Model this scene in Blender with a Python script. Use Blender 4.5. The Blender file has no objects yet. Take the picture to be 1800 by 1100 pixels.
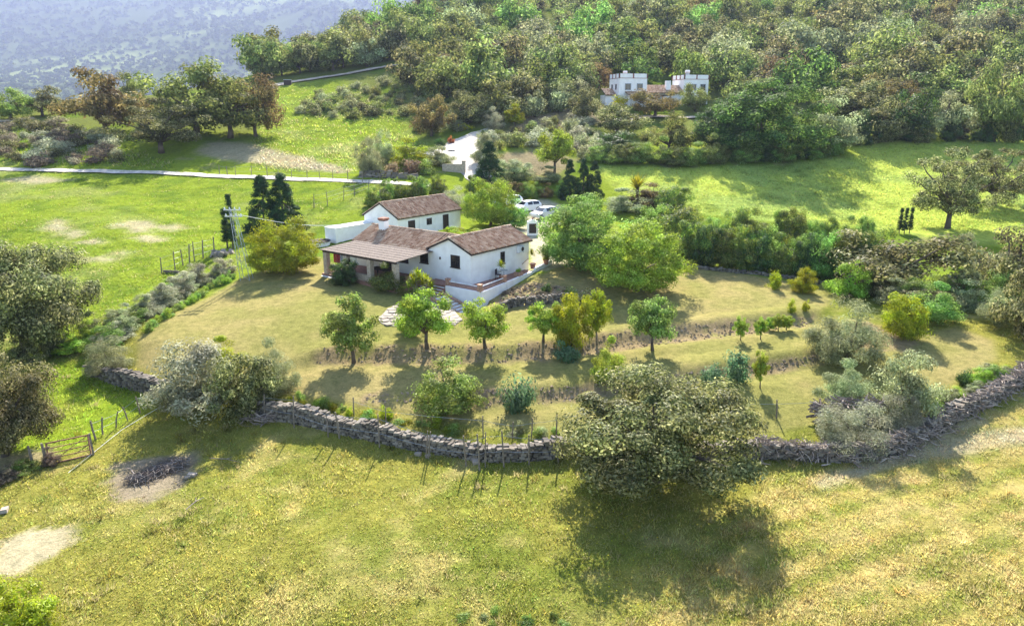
import bpy, math, random
import numpy as np
from mathutils import Vector, Matrix

# ------------------------------------------------------------------ camera, sky, sun, exposure
SC = bpy.context.scene
COL = SC.collection
FPX, PITCH, CAMZ = 1270.0, math.radians(15.6), 14.0     # focal length in photo pixels, tilt, height over the terrace
cam = bpy.data.cameras.new('camera'); camo = bpy.data.objects.new('camera', cam); COL.objects.link(camo)
cam.sensor_width = 36.0; cam.lens = 36.0 * FPX / 1800.0; cam.clip_start = 0.5; cam.clip_end = 12000
camo.location = (0, 0, CAMZ); camo.rotation_euler = (math.pi/2 - PITCH, 0, 0)
SC.camera = camo
SUN_EL, SUN_AZ = math.radians(36), math.radians(3.5)
W = bpy.data.worlds.new('World'); SC.world = W; W.use_nodes = True
nt = W.node_tree; bg = nt.nodes['Background']; sky = nt.nodes.new('ShaderNodeTexSky')
sky.sky_type = 'NISHITA'; sky.sun_disc = False; sky.sun_elevation = SUN_EL; sky.sun_rotation = SUN_AZ
sky.altitude = 200; sky.air_density = 1.0; sky.dust_density = 1.2
nt.links.new(sky.outputs[0], bg.inputs[0]); bg.inputs[1].default_value = 0.11
sl = bpy.data.lights.new('sun', 'SUN'); sl.energy = 5.0; sl.angle = math.radians(0.53); sl.color = (1.0, 0.94, 0.85)
so = bpy.data.objects.new('sun', sl); COL.objects.link(so)
sdir = Vector((math.sin(SUN_AZ)*math.cos(SUN_EL), math.cos(SUN_AZ)*math.cos(SUN_EL), math.sin(SUN_EL)))
so.rotation_euler = sdir.to_track_quat('Z', 'Y').to_euler(); so.location = (0, 60, 120)
SC.view_settings.view_transform = 'Standard'; SC.view_settings.look = 'None'
SC.view_settings.gamma = 1.0; SC.view_settings.use_curve_mapping = False
SC.view_settings.exposure = 1.88
SC.cycles.max_bounces = 7; SC.cycles.diffuse_bounces = 3; SC.cycles.transmission_bounces = 4
SC.cycles.transparent_max_bounces = 4; SC.cycles.volume_bounces = 1; SC.cycles.glossy_bounces = 2
SC.cycles.use_denoising = True

rng = np.random.default_rng(7); random.seed(7)
R = math.radians

# ------------------------------------------------------------------ numeric helpers
def _hash(i, j, s):
    n = (i*374761393 + j*668265263 + s*974634533) & 0xFFFFFFFF
    n = ((n ^ (n >> 13))*1274126177) & 0xFFFFFFFF
    return ((n ^ (n >> 16)) & 0xFFFF)/65535.0
def vnoise(x, y, s=0):
    x = np.asarray(x, float); y = np.asarray(y, float)
    i = np.floor(x).astype(np.int64); j = np.floor(y).astype(np.int64)
    fx = x-i; fy = y-j; fx = fx*fx*(3-2*fx); fy = fy*fy*(3-2*fy)
    a = _hash(i, j, s); b = _hash(i+1, j, s); c = _hash(i, j+1, s); d = _hash(i+1, j+1, s)
    return (a*(1-fx)+b*fx)*(1-fy)+(c*(1-fx)+d*fx)*fy
def fbm(x, y, s=0, o=4):
    r = 0; a = 0.5
    for k in range(o):
        r = r + a*(vnoise(x*2**k, y*2**k, s+k)-0.5); a *= 0.55
    return r
def sstep(e0, e1, x):
    t = np.clip((x-e0)/(e1-e0), 0, 1); return t*t*(3-2*t)
def ray(px, py):
    a = (px-900)/FPX; b = (550-py)/FPX
    return a, math.cos(PITCH)+b*math.sin(PITCH), -math.sin(PITCH)+b*math.cos(PITCH)
def at_z(px, py, z):
    x, y, w = ray(px, py); t = (z-CAMZ)/w; return (x*t, y*t, z)
def at_d(px, py, d):
    x, y, w = ray(px, py); t = d/y; return (x*t, d, CAMZ+w*t)

# ------------------------------------------------------------------ the lie of the land
CP = []
for px, py, z in [(0,1100,-3.8),(450,1100,-3.65),(900,1100,-3.55),(1350,1100,-3.4),(1800,1100,-3.2),(0,950,-3.9),(450,900,-3.5),(900,900,-3.4),(1350,900,-3.3),(1800,900,-2.9),
    (300,760,-3.5),(480,745,-3.2),(640,790,-3.25),(860,825,-3.25),(1000,815,-3.25),(1330,815,-3.15),(1600,790,-2.7),(1800,700,-1.8),
    (60,800,-3.6),(130,715,-3.1),(200,655,-2.6),(30,640,-2.3),(0,560,-1.7),(130,560,-1.7),
    (260,600,-1.5),(400,525,-.8),(480,640,-1.9),(330,650,-2.0),(250,520,-1.2),(330,490,-.8),(410,485,-.4),
    (560,500,-.35),(640,520,-.5),(740,545,-.75),(846,530,-.95),(940,500,-.35),(985,470,.05),(930,430,.2),(880,395,.3),(930,372,.5),
    (1000,520,-.55),(1100,505,-.35),(1210,468,0),(1330,490,-.2),(1450,508,-.4),(620,575,-1.0),(900,575,-1.1),(1100,568,-1.0),(1400,548,-.7),(1600,560,-.7),(1750,610,-1.0),
    (620,650,-1.9),(900,650,-1.9),(1200,618,-1.5),(1400,598,-1.2),(1600,640,-1.5),(640,725,-2.6),(900,735,-2.7),(1000,755,-2.8),(1200,715,-2.4),(1430,665,-1.9),(1420,740,-2.5),(860,770,-3.0),(500,700,-2.5),(1640,700,-1.9),
    (570,430,.1),(450,440,.1),(1600,450,-.3),(1750,480,-.4),(1800,560,-.6)]:
    CP.append(at_z(px, py, z))
for px, py, d in [(0,297,112),(400,308,110),(690,322,106),(0,380,86),(200,400,82),(500,410,83),(300,470,68),(600,370,92),(0,450,72),(250,270,120),(180,230,135),(0,240,132),(400,232,136),(0,192,162),(150,190,162),(300,187,165),(420,180,170),
    (500,250,133),(640,200,160),(560,170,178),(480,152,190),(600,128,205),(740,112,215),(480,125,235),(600,87,300),(700,50,350),(765,25,400),
    (830,235,140),(820,300,117),(840,265,126),(740,250,136),(720,180,170),(900,215,150),(1000,270,128),(1060,290,118),(1300,280,120),(1500,262,128),(1800,250,130),(1420,400,88),(1200,385,92),(1700,400,85),(1090,345,103),
    (1100,187,170),(1220,180,176),(1000,160,185),(1420,150,195),(1700,230,138),(1600,200,152),(1800,170,165),(900,100,240),(1200,90,240),(1500,90,235),(1800,90,230),(900,15,330),(1200,5,330),(1500,5,320),(1800,15,300),(940,340,108)]:
    CP.append(at_d(px, py, d))
for th, y, z in [(-.75,300,-5),(-.6,300,-6),(-.45,300,-3),(-.35,300,0),(-.75,700,-4),(-.55,700,-2),(-.4,700,0),(-.26,460,22),(-.2,560,28),(-.14,650,42),(-.75,1300,14),(-.5,1300,16),(-.35,1300,20),(-.2,1300,40),(-.75,2400,130),(-.5,2400,130),(-.3,2400,135),(-.15,2400,150),(-.75,5000,800),(-.5,5000,800),(-.3,5000,800),(-.1,5000,780),
    (-.02,500,95),(.2,500,100),(.45,500,100),(.75,500,100),(0,1100,180),(.4,1100,185),(.8,1100,185),(.3,2500,330),(.8,2500,330),(.3,5000,600),(.8,5000,600),(-.5,7000,1000),(0,7000,960),(.6,7000,800),(.85,60,-1),(.85,120,5),(.85,200,25),(-.9,60,-2),(-.9,120,6),(-.9,170,12),(-.9,25,-4),(.9,25,-3),(0,14,-3.8),(-.8,14,-4),(.8,14,-3.3)]:
    CP.append((th*y, y, z))
CP = np.array(CP)
def _warp(x, y):
    yy = np.maximum(y, 13.0); th = np.clip(x/yy, -1.15, 1.15)
    return th*2.2, np.log(yy)*2.0
def _phi(r2): return 0.5*r2*np.log(r2+1e-9)
_cx, _cy = _warp(CP[:,0], CP[:,1])
_n = len(CP)
_A = _phi((_cx[:,None]-_cx[None])**2+(_cy[:,None]-_cy[None])**2)+np.eye(_n)*2e-3
_Pm = np.stack([np.ones(_n), _cx, _cy], 1)
_M = np.block([[_A, _Pm],[_Pm.T, np.zeros((3,3))]])
_dist = np.hypot(CP[:,0], CP[:,1])
_sol = np.linalg.solve(_M, np.concatenate([(CP[:,2])/_dist, np.zeros(3)]))   # interpolate slope angle, not metres
def smooth_h(x, y):
    a, b = _warp(x, y); out = np.empty(a.shape)
    fa, fb, fo = a.ravel(), b.ravel(), out.ravel()
    for k in range(0, fa.size, 40000):
        s = slice(k, k+40000)
        d = _phi((fa[s,None]-_cx)**2+(fb[s,None]-_cy)**2)
        fo[s] = d@_sol[:_n]+_sol[_n]+_sol[_n+1]*fa[s]+_sol[_n+2]*fb[s]
    return fo.reshape(a.shape)*np.hypot(np.clip(x,-1.15*np.maximum(y,13),1.15*np.maximum(y,13)), np.maximum(y, 13.0))

# house frame: u runs from the near corner along the right-hand wall, v along the front
HU = np.array([.60,.80]); HV = np.array([-.80,.60]); HC = np.array(at_z(828,500,0)[:2])
GC = np.array([0.,0.])                                   # near right corner of the back house
_g = np.array(at_z(809,366,2.6)[:2]); GLEN = 10.6; GC = _g-HU*GLEN
def huv(x, y, c=HC):
    dx = x-c[0]; dy = y-c[1]
    return dx*HU[0]+dy*HU[1], dx*HV[0]+dy*HV[1]
def hxy(u, v, c=HC): return c[0]+u*HU[0]+v*HV[0], c[1]+u*HU[1]+v*HV[1]
def boxmask(u, v, u0, u1, v0, v1, soft):
    d = np.maximum(np.maximum(u0-u, u-u1), np.maximum(v0-v, v-v1)); return 1-sstep(0, soft, d)
def bank_lines(x):
    b1 = np.interp(x, BX1, BY1); b2 = np.interp(x, BX2, BY2); return b1, b2
_b1 = [at_z(p, q, z) for p, q, z in [(480,640,-1.6),(560,622,-1.5),(700,620,-1.5),(850,622,-1.5),(1000,608,-1.4),(1150,588,-1.3),(1300,572,-1.1),(1420,560,-1.0),(1480,556,-1)]]
_b2 = [at_z(p, q, z) for p, q, z in [(560,720,-2.4),(700,712,-2.4),(860,700,-2.3),(1000,688,-2.3),(1130,672,-2.1),(1300,650,-1.9),(1430,632,-1.7),(1500,628,-1.7)]]
BX1 = [p[0] for p in _b1]; BY1 = [p[1] for p in _b1]; BX2 = [p[0] for p in _b2]; BY2 = [p[1] for p in _b2]
def ground_h(x, y, fine=True):
    x = np.asarray(x, float); y = np.asarray(y, float)
    z = smooth_h(x, y)
    b1, b2 = bank_lines(x)
    def prof(t, A, w): return A*(np.tanh(t/w)-np.clip(t/2.6, -1, 1))*(np.abs(t) < 2.6)
    m1 = sstep(BX1[0], BX1[1], x)*(1-sstep(BX1[-2], BX1[-1], x)); m2 = sstep(BX2[0], BX2[3], x)*(1-sstep(BX2[-2], BX2[-1], x))
    z = z+prof(y-b1, .50, .75)*m1+prof(y-b2, .48, .7)*m2
    u, v = huv(x, y); m = boxmask(u, v, -.2, 9, -.2, 15, 1.3); z = z*(1-m)+(-.12)*m
    u, v = huv(x, y, GC); m = boxmask(u, v, -.5, GLEN+.5, -.5, 6, 2.5); z = z*(1-m)+0.0*m
    u, v = huv(x, y); m = boxmask(u, v, -3.7, -1.4, -2.2, 1.3, .9); z = np.where(m > 0, z*(1-m)+np.minimum(z, -1.0-.26*(1.2-v)/1.3)*m, z)
    m = boxmask(u, v, -4.4, -2.2, 1.3, 3.6, .9); z = z*(1-m)+np.minimum(z, -.72)*m
    if fine:
        d = np.hypot(x, y); k = np.clip(d/60, .3, 3)
        lawn = 0.35+0.65*(1-poly_soft(x, y, LAWN_W, .5)) if LAWN_W is not None else 1.0
        z = z+(fbm(x*.22, y*.22, 3)*.30+fbm(x*1.3, y*1.3, 9, 3)*.10)*lawn*np.clip(k, .3, 1.2)+fbm(x*.03, y*.03, 31, 3)*np.clip((d-150)/60, 0, 8)+(fbm(x*.0016, y*.0011, 71, 4)*110+fbm(x*.006, y*.004, 73, 3)*30)*sstep(1500, 2600, d)
    return z
LAWN_W = None
def at(px, py):
    """photo pixel -> point on the ground"""
    x, y, w = ray(px, py)
    t = np.geomspace(16, 6000, 500)
    h = CAMZ+w*t-ground_h(x*t, y*t, False)
    i = int(np.argmax(h < 0)) if (h < 0).any() else len(t)-1
    lo, hi = t[max(i-1, 0)], t[i]
    tt = np.linspace(lo, hi, 40); h = CAMZ+w*tt-ground_h(x*tt, y*tt, False)
    i = int(np.argmax(h < 0)) if (h < 0).any() else len(tt)-1
    return float(x*tt[i]), float(y*tt[i])
_hc = {}
def gz(x, y):
    return float(ground_h(np.array([x]), np.array([y]))[0])
def P3(px, py):
    x, y = at(px, py); return Vector((x, y, gz(x, y)))
def wpoly(pts): return np.array([at(*p) for p in pts])
def poly_sd(x, y, P):
    """signed distance to a polygon, negative inside"""
    x = np.asarray(x, float); y = np.asarray(y, float); sh = x.shape; x = x.ravel(); y = y.ravel()
    out = np.full(x.size, 1e9)
    lo = P.min(0)-6; hi = P.max(0)+6
    k = np.nonzero((x > lo[0])&(x < hi[0])&(y > lo[1])&(y < hi[1]))[0]
    if k.size:
        X = x[k]; Y = y[k]; d = np.full(k.size, 1e9); ins = np.zeros(k.size, bool)
        Q = np.roll(P, -1, 0)
        for (ax, ay), (bx, by) in zip(P, Q):
            ex, ey = bx-ax, by-ay; t = np.clip(((X-ax)*ex+(Y-ay)*ey)/(ex*ex+ey*ey+1e-12), 0, 1)
            d = np.minimum(d, (X-ax-t*ex)**2+(Y-ay-t*ey)**2)
            c = (ay > Y) != (by > Y)
            ins ^= c & (X < (bx-ax)*(Y-ay)/np.where(by == ay, 1e-9, by-ay)+ax)
        out[k] = np.where(ins, -1, 1)*np.sqrt(d)
    return out.reshape(sh)
def poly_soft(x, y, P, soft, wob=0.0):
    d = poly_sd(x, y, P)
    if wob: d = d+fbm(x*.9/max(wob, .3), y*.9/max(wob, .3), 77, 3)*wob*2
    return 1-sstep(-soft, soft, d)
def line_d(x, y, L):
    d = np.full(np.shape(x), 1e9)
    for (ax, ay), (bx, by) in zip(L[:-1], L[1:]):
        ex, ey = bx-ax, by-ay; t = np.clip(((x-ax)*ex+(y-ay)*ey)/(ex*ex+ey*ey+1e-12), 0, 1)
        d = np.minimum(d, np.hypot(x-ax-t*ex, y-ay-t*ey))
    return d
LAWN_W = wpoly([(245,592),(300,556),(420,492),(480,470),(560,452),(600,470),(760,480),(828,520),(935,492),(1000,462),(1100,462),(1210,462),(1330,486),(1440,503),(1470,520),(1440,552),(1560,600),(1680,575),(1745,600),(1752,630),(1640,695),(1420,748),(1330,765),(1000,768),(850,752),(640,712),(500,690),(330,682),(240,645)])

# ------------------------------------------------------------------ mesh + object helpers
def mesh_np(name, V, F, attrs=None, smooth=False):
    """V (n,3), F (m,k) faces of equal size"""
    V = np.ascontiguousarray(V, np.float32); F = np.ascontiguousarray(F, np.int32)
    me = bpy.data.meshes.new(name); me.vertices.add(len(V)); me.vertices.foreach_set('co', V.ravel())
    m, k = F.shape
    me.loops.add(m*k); me.loops.foreach_set('vertex_index', F.ravel())
    me.polygons.add(m); me.polygons.foreach_set('loop_start', np.arange(0, m*k, k, dtype=np.int32))
    if attrs:
        for an, arr in attrs.items():
            arr = np.asarray(arr, np.float32)
            if arr.ndim == 1:
                a = me.attributes.new(an, 'FLOAT', 'POINT'); a.data.foreach_set('value', arr)
            else:
                a = me.attributes.new(an, 'FLOAT_COLOR', 'POINT')
                if arr.shape[1] == 3: arr = np.concatenate([arr, np.ones((len(arr), 1), np.float32)], 1)
                a.data.foreach_set('color', np.ascontiguousarray(arr).ravel())
    me.update(calc_edges=True); me.validate()
    me.polygons.foreach_set('use_smooth', np.full(m, smooth, bool))
    return me
class MB:
    """collects boxes, prisms, tubes; build() links them as one mesh object"""
    def __init__(s): s.v = []; s.f = []
    def add(s, vs, fs):
        o = len(s.v); s.v += [tuple(p) for p in vs]; s.f += [tuple(i+o for i in f) for f in fs]; return s
    def box(s, a, b, jit=0.0, tilt=0.0):
        x0, y0, z0 = a; x1, y1, z1 = b
        vs = [(x0,y0,z0),(x1,y0,z0),(x1,y1,z0),(x0,y1,z0),(x0,y0,z1),(x1,y0,z1),(x1,y1,z1),(x0,y1,z1)]
        if jit: vs = [tuple(c+random.uniform(-jit, jit) for c in p) for p in vs]
        return s.add(vs, [(0,3,2,1),(4,5,6,7),(0,1,5,4),(1,2,6,5),(2,3,7,6),(3,0,4,7)])
    def prism(s, poly, z0, z1):
        n = len(poly); vs = [(x,y,z0) for x,y in poly]+[(x,y,z1) for x,y in poly]
        area = sum(poly[i][0]*poly[(i+1)%n][1]-poly[(i+1)%n][0]*poly[i][1] for i in range(n))
        fs = [tuple(range(n-1,-1,-1)), tuple(range(n,2*n))]+[(i,(i+1)%n,n+(i+1)%n,n+i) for i in range(n)]
        if area < 0: fs = [tuple(reversed(f)) for f in fs]
        return s.add(vs, fs)
    def tube(s, pts, rad, seg=6, cap=True):
        pts = [Vector(p) for p in pts]; n = len(pts); o = len(s.v)
        rad = rad if isinstance(rad, (list, tuple)) else [rad]*n
        for i, p in enumerate(pts):
            t = (pts[min(i+1, n-1)]-pts[max(i-1, 0)])
            t = t.normalized() if t.length > 1e-9 else Vector((0,0,1))
            a = t.cross(Vector((0,0,1)) if abs(t.z) < .9 else Vector((1,0,0))).normalized(); b = t.cross(a)
            for k in range(seg):
                an = 2*math.pi*k/seg; q = p+(a*math.cos(an)+b*math.sin(an))*rad[i]; s.v.append(tuple(q))
        for i in range(n-1):
            for k in range(seg):
                k2 = (k+1) % seg; s.f.append((o+i*seg+k, o+i*seg+k2, o+(i+1)*seg+k2, o+(i+1)*seg+k))
        if cap:
            s.f.append(tuple(o+k for k in range(seg-1, -1, -1))); s.f.append(tuple(o+(n-1)*seg+k for k in range(seg)))
        return s
    def mesh(s, name, smooth=False):
        me = bpy.data.meshes.new(name); me.from_pydata(s.v, [], s.f); me.update()
        if smooth: me.polygons.foreach_set('use_smooth', np.ones(len(me.polygons), bool))
        return me
    def build(s, name, mat, parent=None, smooth=False, **kw):
        return link(name, s.mesh(name, smooth), mat, parent, **kw)
def link(name, me, mat=None, parent=None, **kw):
    o = bpy.data.objects.new(name, me); COL.objects.link(o)
    if mat is not None:
        if not me.materials: me.materials.append(mat)
        elif me.materials[0] != mat:
            o.material_slots[0].link = 'OBJECT'; o.material_slots[0].material = mat
    if parent is not None: o.parent = parent
    for k, v in kw.items(): o[k] = v
    return o
def thing(name, label, cat, loc=(0,0,0), rz=0.0, group=None, scale=None):
    o = bpy.data.objects.new(name, None); COL.objects.link(o); o.empty_display_size = .2
    o.location = loc; o.rotation_euler = (0, 0, rz)
    if scale: o.scale = scale
    o['label'] = label; o['category'] = cat
    if group: o['group'] = group
    return o
def tag(o, label, cat, group=None):
    o['label'] = label; o['category'] = cat
    if group: o['group'] = group
    return o

# ------------------------------------------------------------------ materials
def new_mat(name):
    m = bpy.data.materials.new(name); m.use_nodes = True; t = m.node_tree; t.nodes.clear()
    out = t.nodes.new('ShaderNodeOutputMaterial'); return m, t, out
def nd(t, typ, **kw):
    n = t.nodes.new(typ)
    for k, v in kw.items(): setattr(n, k, v)
    return n
def ramp(t, fac, stops):
    r = nd(t, 'ShaderNodeValToRGB'); e = r.color_ramp.elements
    while len(e) < len(stops): e.new(.5)
    for i, (p, c) in enumerate(stops): e[i].position = p; e[i].color = (*c, 1)
    t.links.new(fac, r.inputs[0]); return r.outputs[0]
def plain(name, c, rough=.8, var=.15, scale=3.0, bump=0.0, c2=None, metal=0.0, spec=.3, bscale=None):
    """a surface with uneven colour and a little relief"""
    m, t, out = new_mat(name); b = nd(t, 'ShaderNodeBsdfPrincipled')
    tc = nd(t, 'ShaderNodeTexCoord'); n = nd(t, 'ShaderNodeTexNoise'); n.inputs['Scale'].default_value = scale; n.inputs['Detail'].default_value = 6
    t.links.new(tc.outputs['Object'], n.inputs['Vector'])
    c2 = c2 or tuple(x*(1-var*1.6) for x in c); c1 = tuple(min(1, x*(1+var)) for x in c)
    t.links.new(ramp(t, n.outputs['Fac'], [(.32, c2), (.62, c1)]), b.inputs['Base Color'])
    b.inputs['Roughness'].default_value = rough; b.inputs['Metallic'].default_value = metal; b.inputs['Specular IOR Level'].default_value = spec
    if bump:
        bp = nd(t, 'ShaderNodeBump'); bp.inputs['Strength'].default_value = bump; bp.inputs['Distance'].default_value = .05
        n2 = nd(t, 'ShaderNodeTexNoise'); n2.inputs['Scale'].default_value = bscale or scale*6; n2.inputs['Detail'].default_value = 5
        t.links.new(tc.outputs['Object'], n2.inputs['Vector']); t.links.new(n2.outputs['Fac'], bp.inputs['Height']); t.links.new(bp.outputs[0], b.inputs['Normal'])
    t.links.new(b.outputs[0], out.inputs[0]); return m
def island(name, cols, rough=.8, spec=.2, bump=0.0):
    """every separate piece of the mesh takes its own shade"""
    m, t, out = new_mat(name); b = nd(t, 'ShaderNodeBsdfPrincipled'); g = nd(t, 'ShaderNodeNewGeometry'); oi = nd(t, 'ShaderNodeObjectInfo')
    ad = nd(t, 'ShaderNodeMath', operation='ADD'); t.links.new(g.outputs['Random Per Island'], ad.inputs[0]); t.links.new(oi.outputs['Random'], ad.inputs[1])
    fr = nd(t, 'ShaderNodeMath', operation='FRACT'); t.links.new(ad.outputs[0], fr.inputs[0])
    k = len(cols); c = ramp(t, fr.outputs[0], [(i/(k-1), cc) for i, cc in enumerate(cols)])
    n = nd(t, 'ShaderNodeTexNoise'); n.inputs['Scale'].default_value = 14; n.inputs['Detail'].default_value = 4
    tc = nd(t, 'ShaderNodeTexCoord'); t.links.new(tc.outputs['Object'], n.inputs['Vector'])
    mx = nd(t, 'ShaderNodeMix', data_type='RGBA', blend_type='MULTIPLY'); mx.inputs[0].default_value = .6
    t.links.new(c, mx.inputs[6]); t.links.new(ramp(t, n.outputs['Fac'], [(.3, (.55,.55,.55)), (.65, (1.25,1.22,1.18))]), mx.inputs[7])
    t.links.new(mx.outputs[2], b.inputs['Base Color']); b.inputs['Roughness'].default_value = rough; b.inputs['Specular IOR Level'].default_value = spec
    if bump:
        bp = nd(t, 'ShaderNodeBump'); bp.inputs['Strength'].default_value = bump; bp.inputs['Distance'].default_value = .03
        t.links.new(n.outputs['Fac'], bp.inputs['Height']); t.links.new(bp.outputs[0], b.inputs['Normal'])
    t.links.new(b.outputs[0], out.inputs[0]); return m
def leaf_mat(name, cols, trans=.42, hue=.03, val=.25, gloss=.015):
    """leaves: each leaf its own shade, a share of the light shines through"""
    m, t, out = new_mat(name); g = nd(t, 'ShaderNodeNewGeometry'); oi = nd(t, 'ShaderNodeObjectInfo')
    at_ = nd(t, 'ShaderNodeAttribute', attribute_name='clump')
    k = len(cols); c = ramp(t, g.outputs['Random Per Island'], [(i/(k-1), cc) for i, cc in enumerate(cols)])
    hs = nd(t, 'ShaderNodeHueSaturation'); hs.inputs['Saturation'].default_value = 1.06; t.links.new(c, hs.inputs['Color'])
    def span(src, a, b):
        mr = nd(t, 'ShaderNodeMapRange'); mr.inputs['To Min'].default_value = a; mr.inputs['To Max'].default_value = b; t.links.new(src, mr.inputs['Value']); return mr.outputs[0]
    h1 = nd(t, 'ShaderNodeMath', operation='ADD'); t.links.new(span(oi.outputs['Random'], .5-hue, .5+hue*.6), h1.inputs[0]); t.links.new(span(at_.outputs['Fac'], -hue*.6, hue*.6), h1.inputs[1])
    t.links.new(h1.outputs[0], hs.inputs['Hue'])
    v1 = nd(t, 'ShaderNodeMath', operation='MULTIPLY'); t.links.new(span(oi.outputs['Random'], 1-val*.6, 1+val*.6), v1.inputs[0]); t.links.new(span(at_.outputs['Fac'], 1-val, 1+val), v1.inputs[1])
    t.links.new(v1.outputs[0], hs.inputs['Value'])
    df = nd(t, 'ShaderNodeBsdfDiffuse'); tr = nd(t, 'ShaderNodeBsdfTranslucent'); gl = nd(t, 'ShaderNodeBsdfGlossy'); gl.inputs['Roughness'].default_value = .45
    t.links.new(hs.outputs[0], df.inputs[0]); t.links.new(hs.outputs[0], tr.inputs[0])
    m1 = nd(t, 'ShaderNodeMixShader'); m1.inputs[0].default_value = trans; t.links.new(df.outputs[0], m1.inputs[1]); t.links.new(tr.outputs[0], m1.inputs[2])
    m2 = nd(t, 'ShaderNodeMixShader'); m2.inputs[0].default_value = gloss; t.links.new(m1.outputs[0], m2.inputs[1]); t.links.new(gl.outputs[0], m2.inputs[2])
    t.links.new(m2.outputs[0], out.inputs[0]); return m
# ------------------------------------------------------------------ ground colours (albedo by zone)
C_FIELD = np.array([.225,.21,.05]); C_FIELD2 = np.array([.155,.175,.034]); C_DRY = np.array([.42,.32,.15])
C_LAWN = np.array([.31,.25,.115]); C_LAWN2 = np.array([.23,.215,.075]); C_SOIL = np.array([.28,.205,.13])
C_LUSH = np.array([.195,.245,.030]); C_LUSH2 = np.array([.125,.18,.025]); C_CROP = np.array([.37,.42,.085]); C_CROP2 = np.array([.29,.36,.095])
C_WOOD = np.array([.14,.155,.045]); C_EARTH = np.array([.30,.23,.165]); C_ASH = np.array([.17,.135,.11]); C_PALE = np.array([.42,.35,.255]); C_FAR = np.array([.08,.10,.045])
Z_RIGHTF = wpoly([(1400,830),(1560,800),(1660,730),(1800,670),(2000,620),(2100,1150),(1040,1160),(1300,900)])
Z_SOIL = [wpoly(p) for p in [
    [(560,612),(700,606),(860,606),(1000,596),(1150,575),(1300,562),(1430,556),(1430,572),(1300,590),(1150,608),(1000,632),(860,640),(700,640),(555,640)],
    [(640,690),(860,684),(1010,676),(1130,662),(1300,640),(1435,622),(1435,640),(1300,668),(1130,690),(1000,706),(860,720),(640,708)],
    [(870,535),(880,512),(935,495),(1000,505),(1060,520),(1000,526),(930,528)],
    [(1440,585),(1500,560),(1620,600),(1600,618),(1480,618)]]]
Z_LEFTM = wpoly([(-200,292),(300,300),(560,313),(700,325),(640,372),(560,398),(470,440),(420,478),(340,475),(270,500),(200,560),(60,640),(-200,700)])
Z_RIGHTM = wpoly([(1040,292),(1200,297),(1380,290),(1490,272),(1510,252),(1640,246),(2000,250),(2000,440),(1700,430),(1500,395),(1350,388),(1210,372),(1100,345)])
Z_LOWM = wpoly([(-100,830),(-100,650),(60,640),(150,625),(262,690),(262,720),(140,790),(40,815)])
Z_HILLG = [wpoly(p) for p in [[(1400,160),(1430,125),(1480,128),(1475,165),(1430,175)],[(440,262),(480,150),(600,135),(640,170),(700,190),(730,250),(640,290),(560,290)],[(0,225),(100,215),(330,300),(0,292)],[(440,300),(700,310),(760,250),(640,230),(480,235)]]]
Z_HILLE = [wpoly(p) for p in [[(880,235),(930,205),(1040,185),(1100,190),(1060,215),(990,232)],[(860,300),(880,268),(960,262),(1020,280),(980,310),(900,312)],[(1060,185),(1090,172),(1110,190),(1080,200)]]]
Z_TRACK = [wpoly(p) for p in [[(340,268),(372,250),(440,252),(520,272),(620,300),(600,304),(520,296),(440,286),(380,280)],[(0,212),(40,208),(60,214),(20,222)]]]
Z_BURN = wpoly([(180,850),(200,822),(250,803),(310,796),(352,800),(352,825),(320,850),(270,880),(215,882)])
Z_BURN2 = wpoly([(212,850),(235,826),(285,806),(330,805),(330,825),(280,848),(230,858)])
Z_DIRT = wpoly([(-40,1010),(20,940),(60,922),(125,925),(128,955),(90,985),(40,1005)])
Z_DRYM = [(wpoly([(x-a,y),(x,y-b),(x+a,y),(x,y+b)])) for x,y,a,b in [(100,400,22,14),(130,412,22,7),(240,398,55,9),(265,418,40,8),(60,317,60,8),(150,455,60,5),(165,425,25,5),(310,400,30,6),(215,445,12,4)]]
Z_YARD = wpoly([(934,474),(931,440),(925,412),(880,398),(868,366),(900,352),(960,350),(1000,368),(1000,390),(958,402),(962,430),(988,452),(1004,466),(960,476)])
Z_LANE = wpoly([(-60,850),(-60,800),(40,796),(92,784),(100,800),(50,815),(0,830)])
L_TRK = [[at(*q) for q in l] for l in [[(1500,830),(1600,795),(1690,772),(1830,755)],[(1440,850),(1560,812),(1700,785),(1830,768)],[(1560,808),(1640,765),(1720,740)]]]
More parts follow.
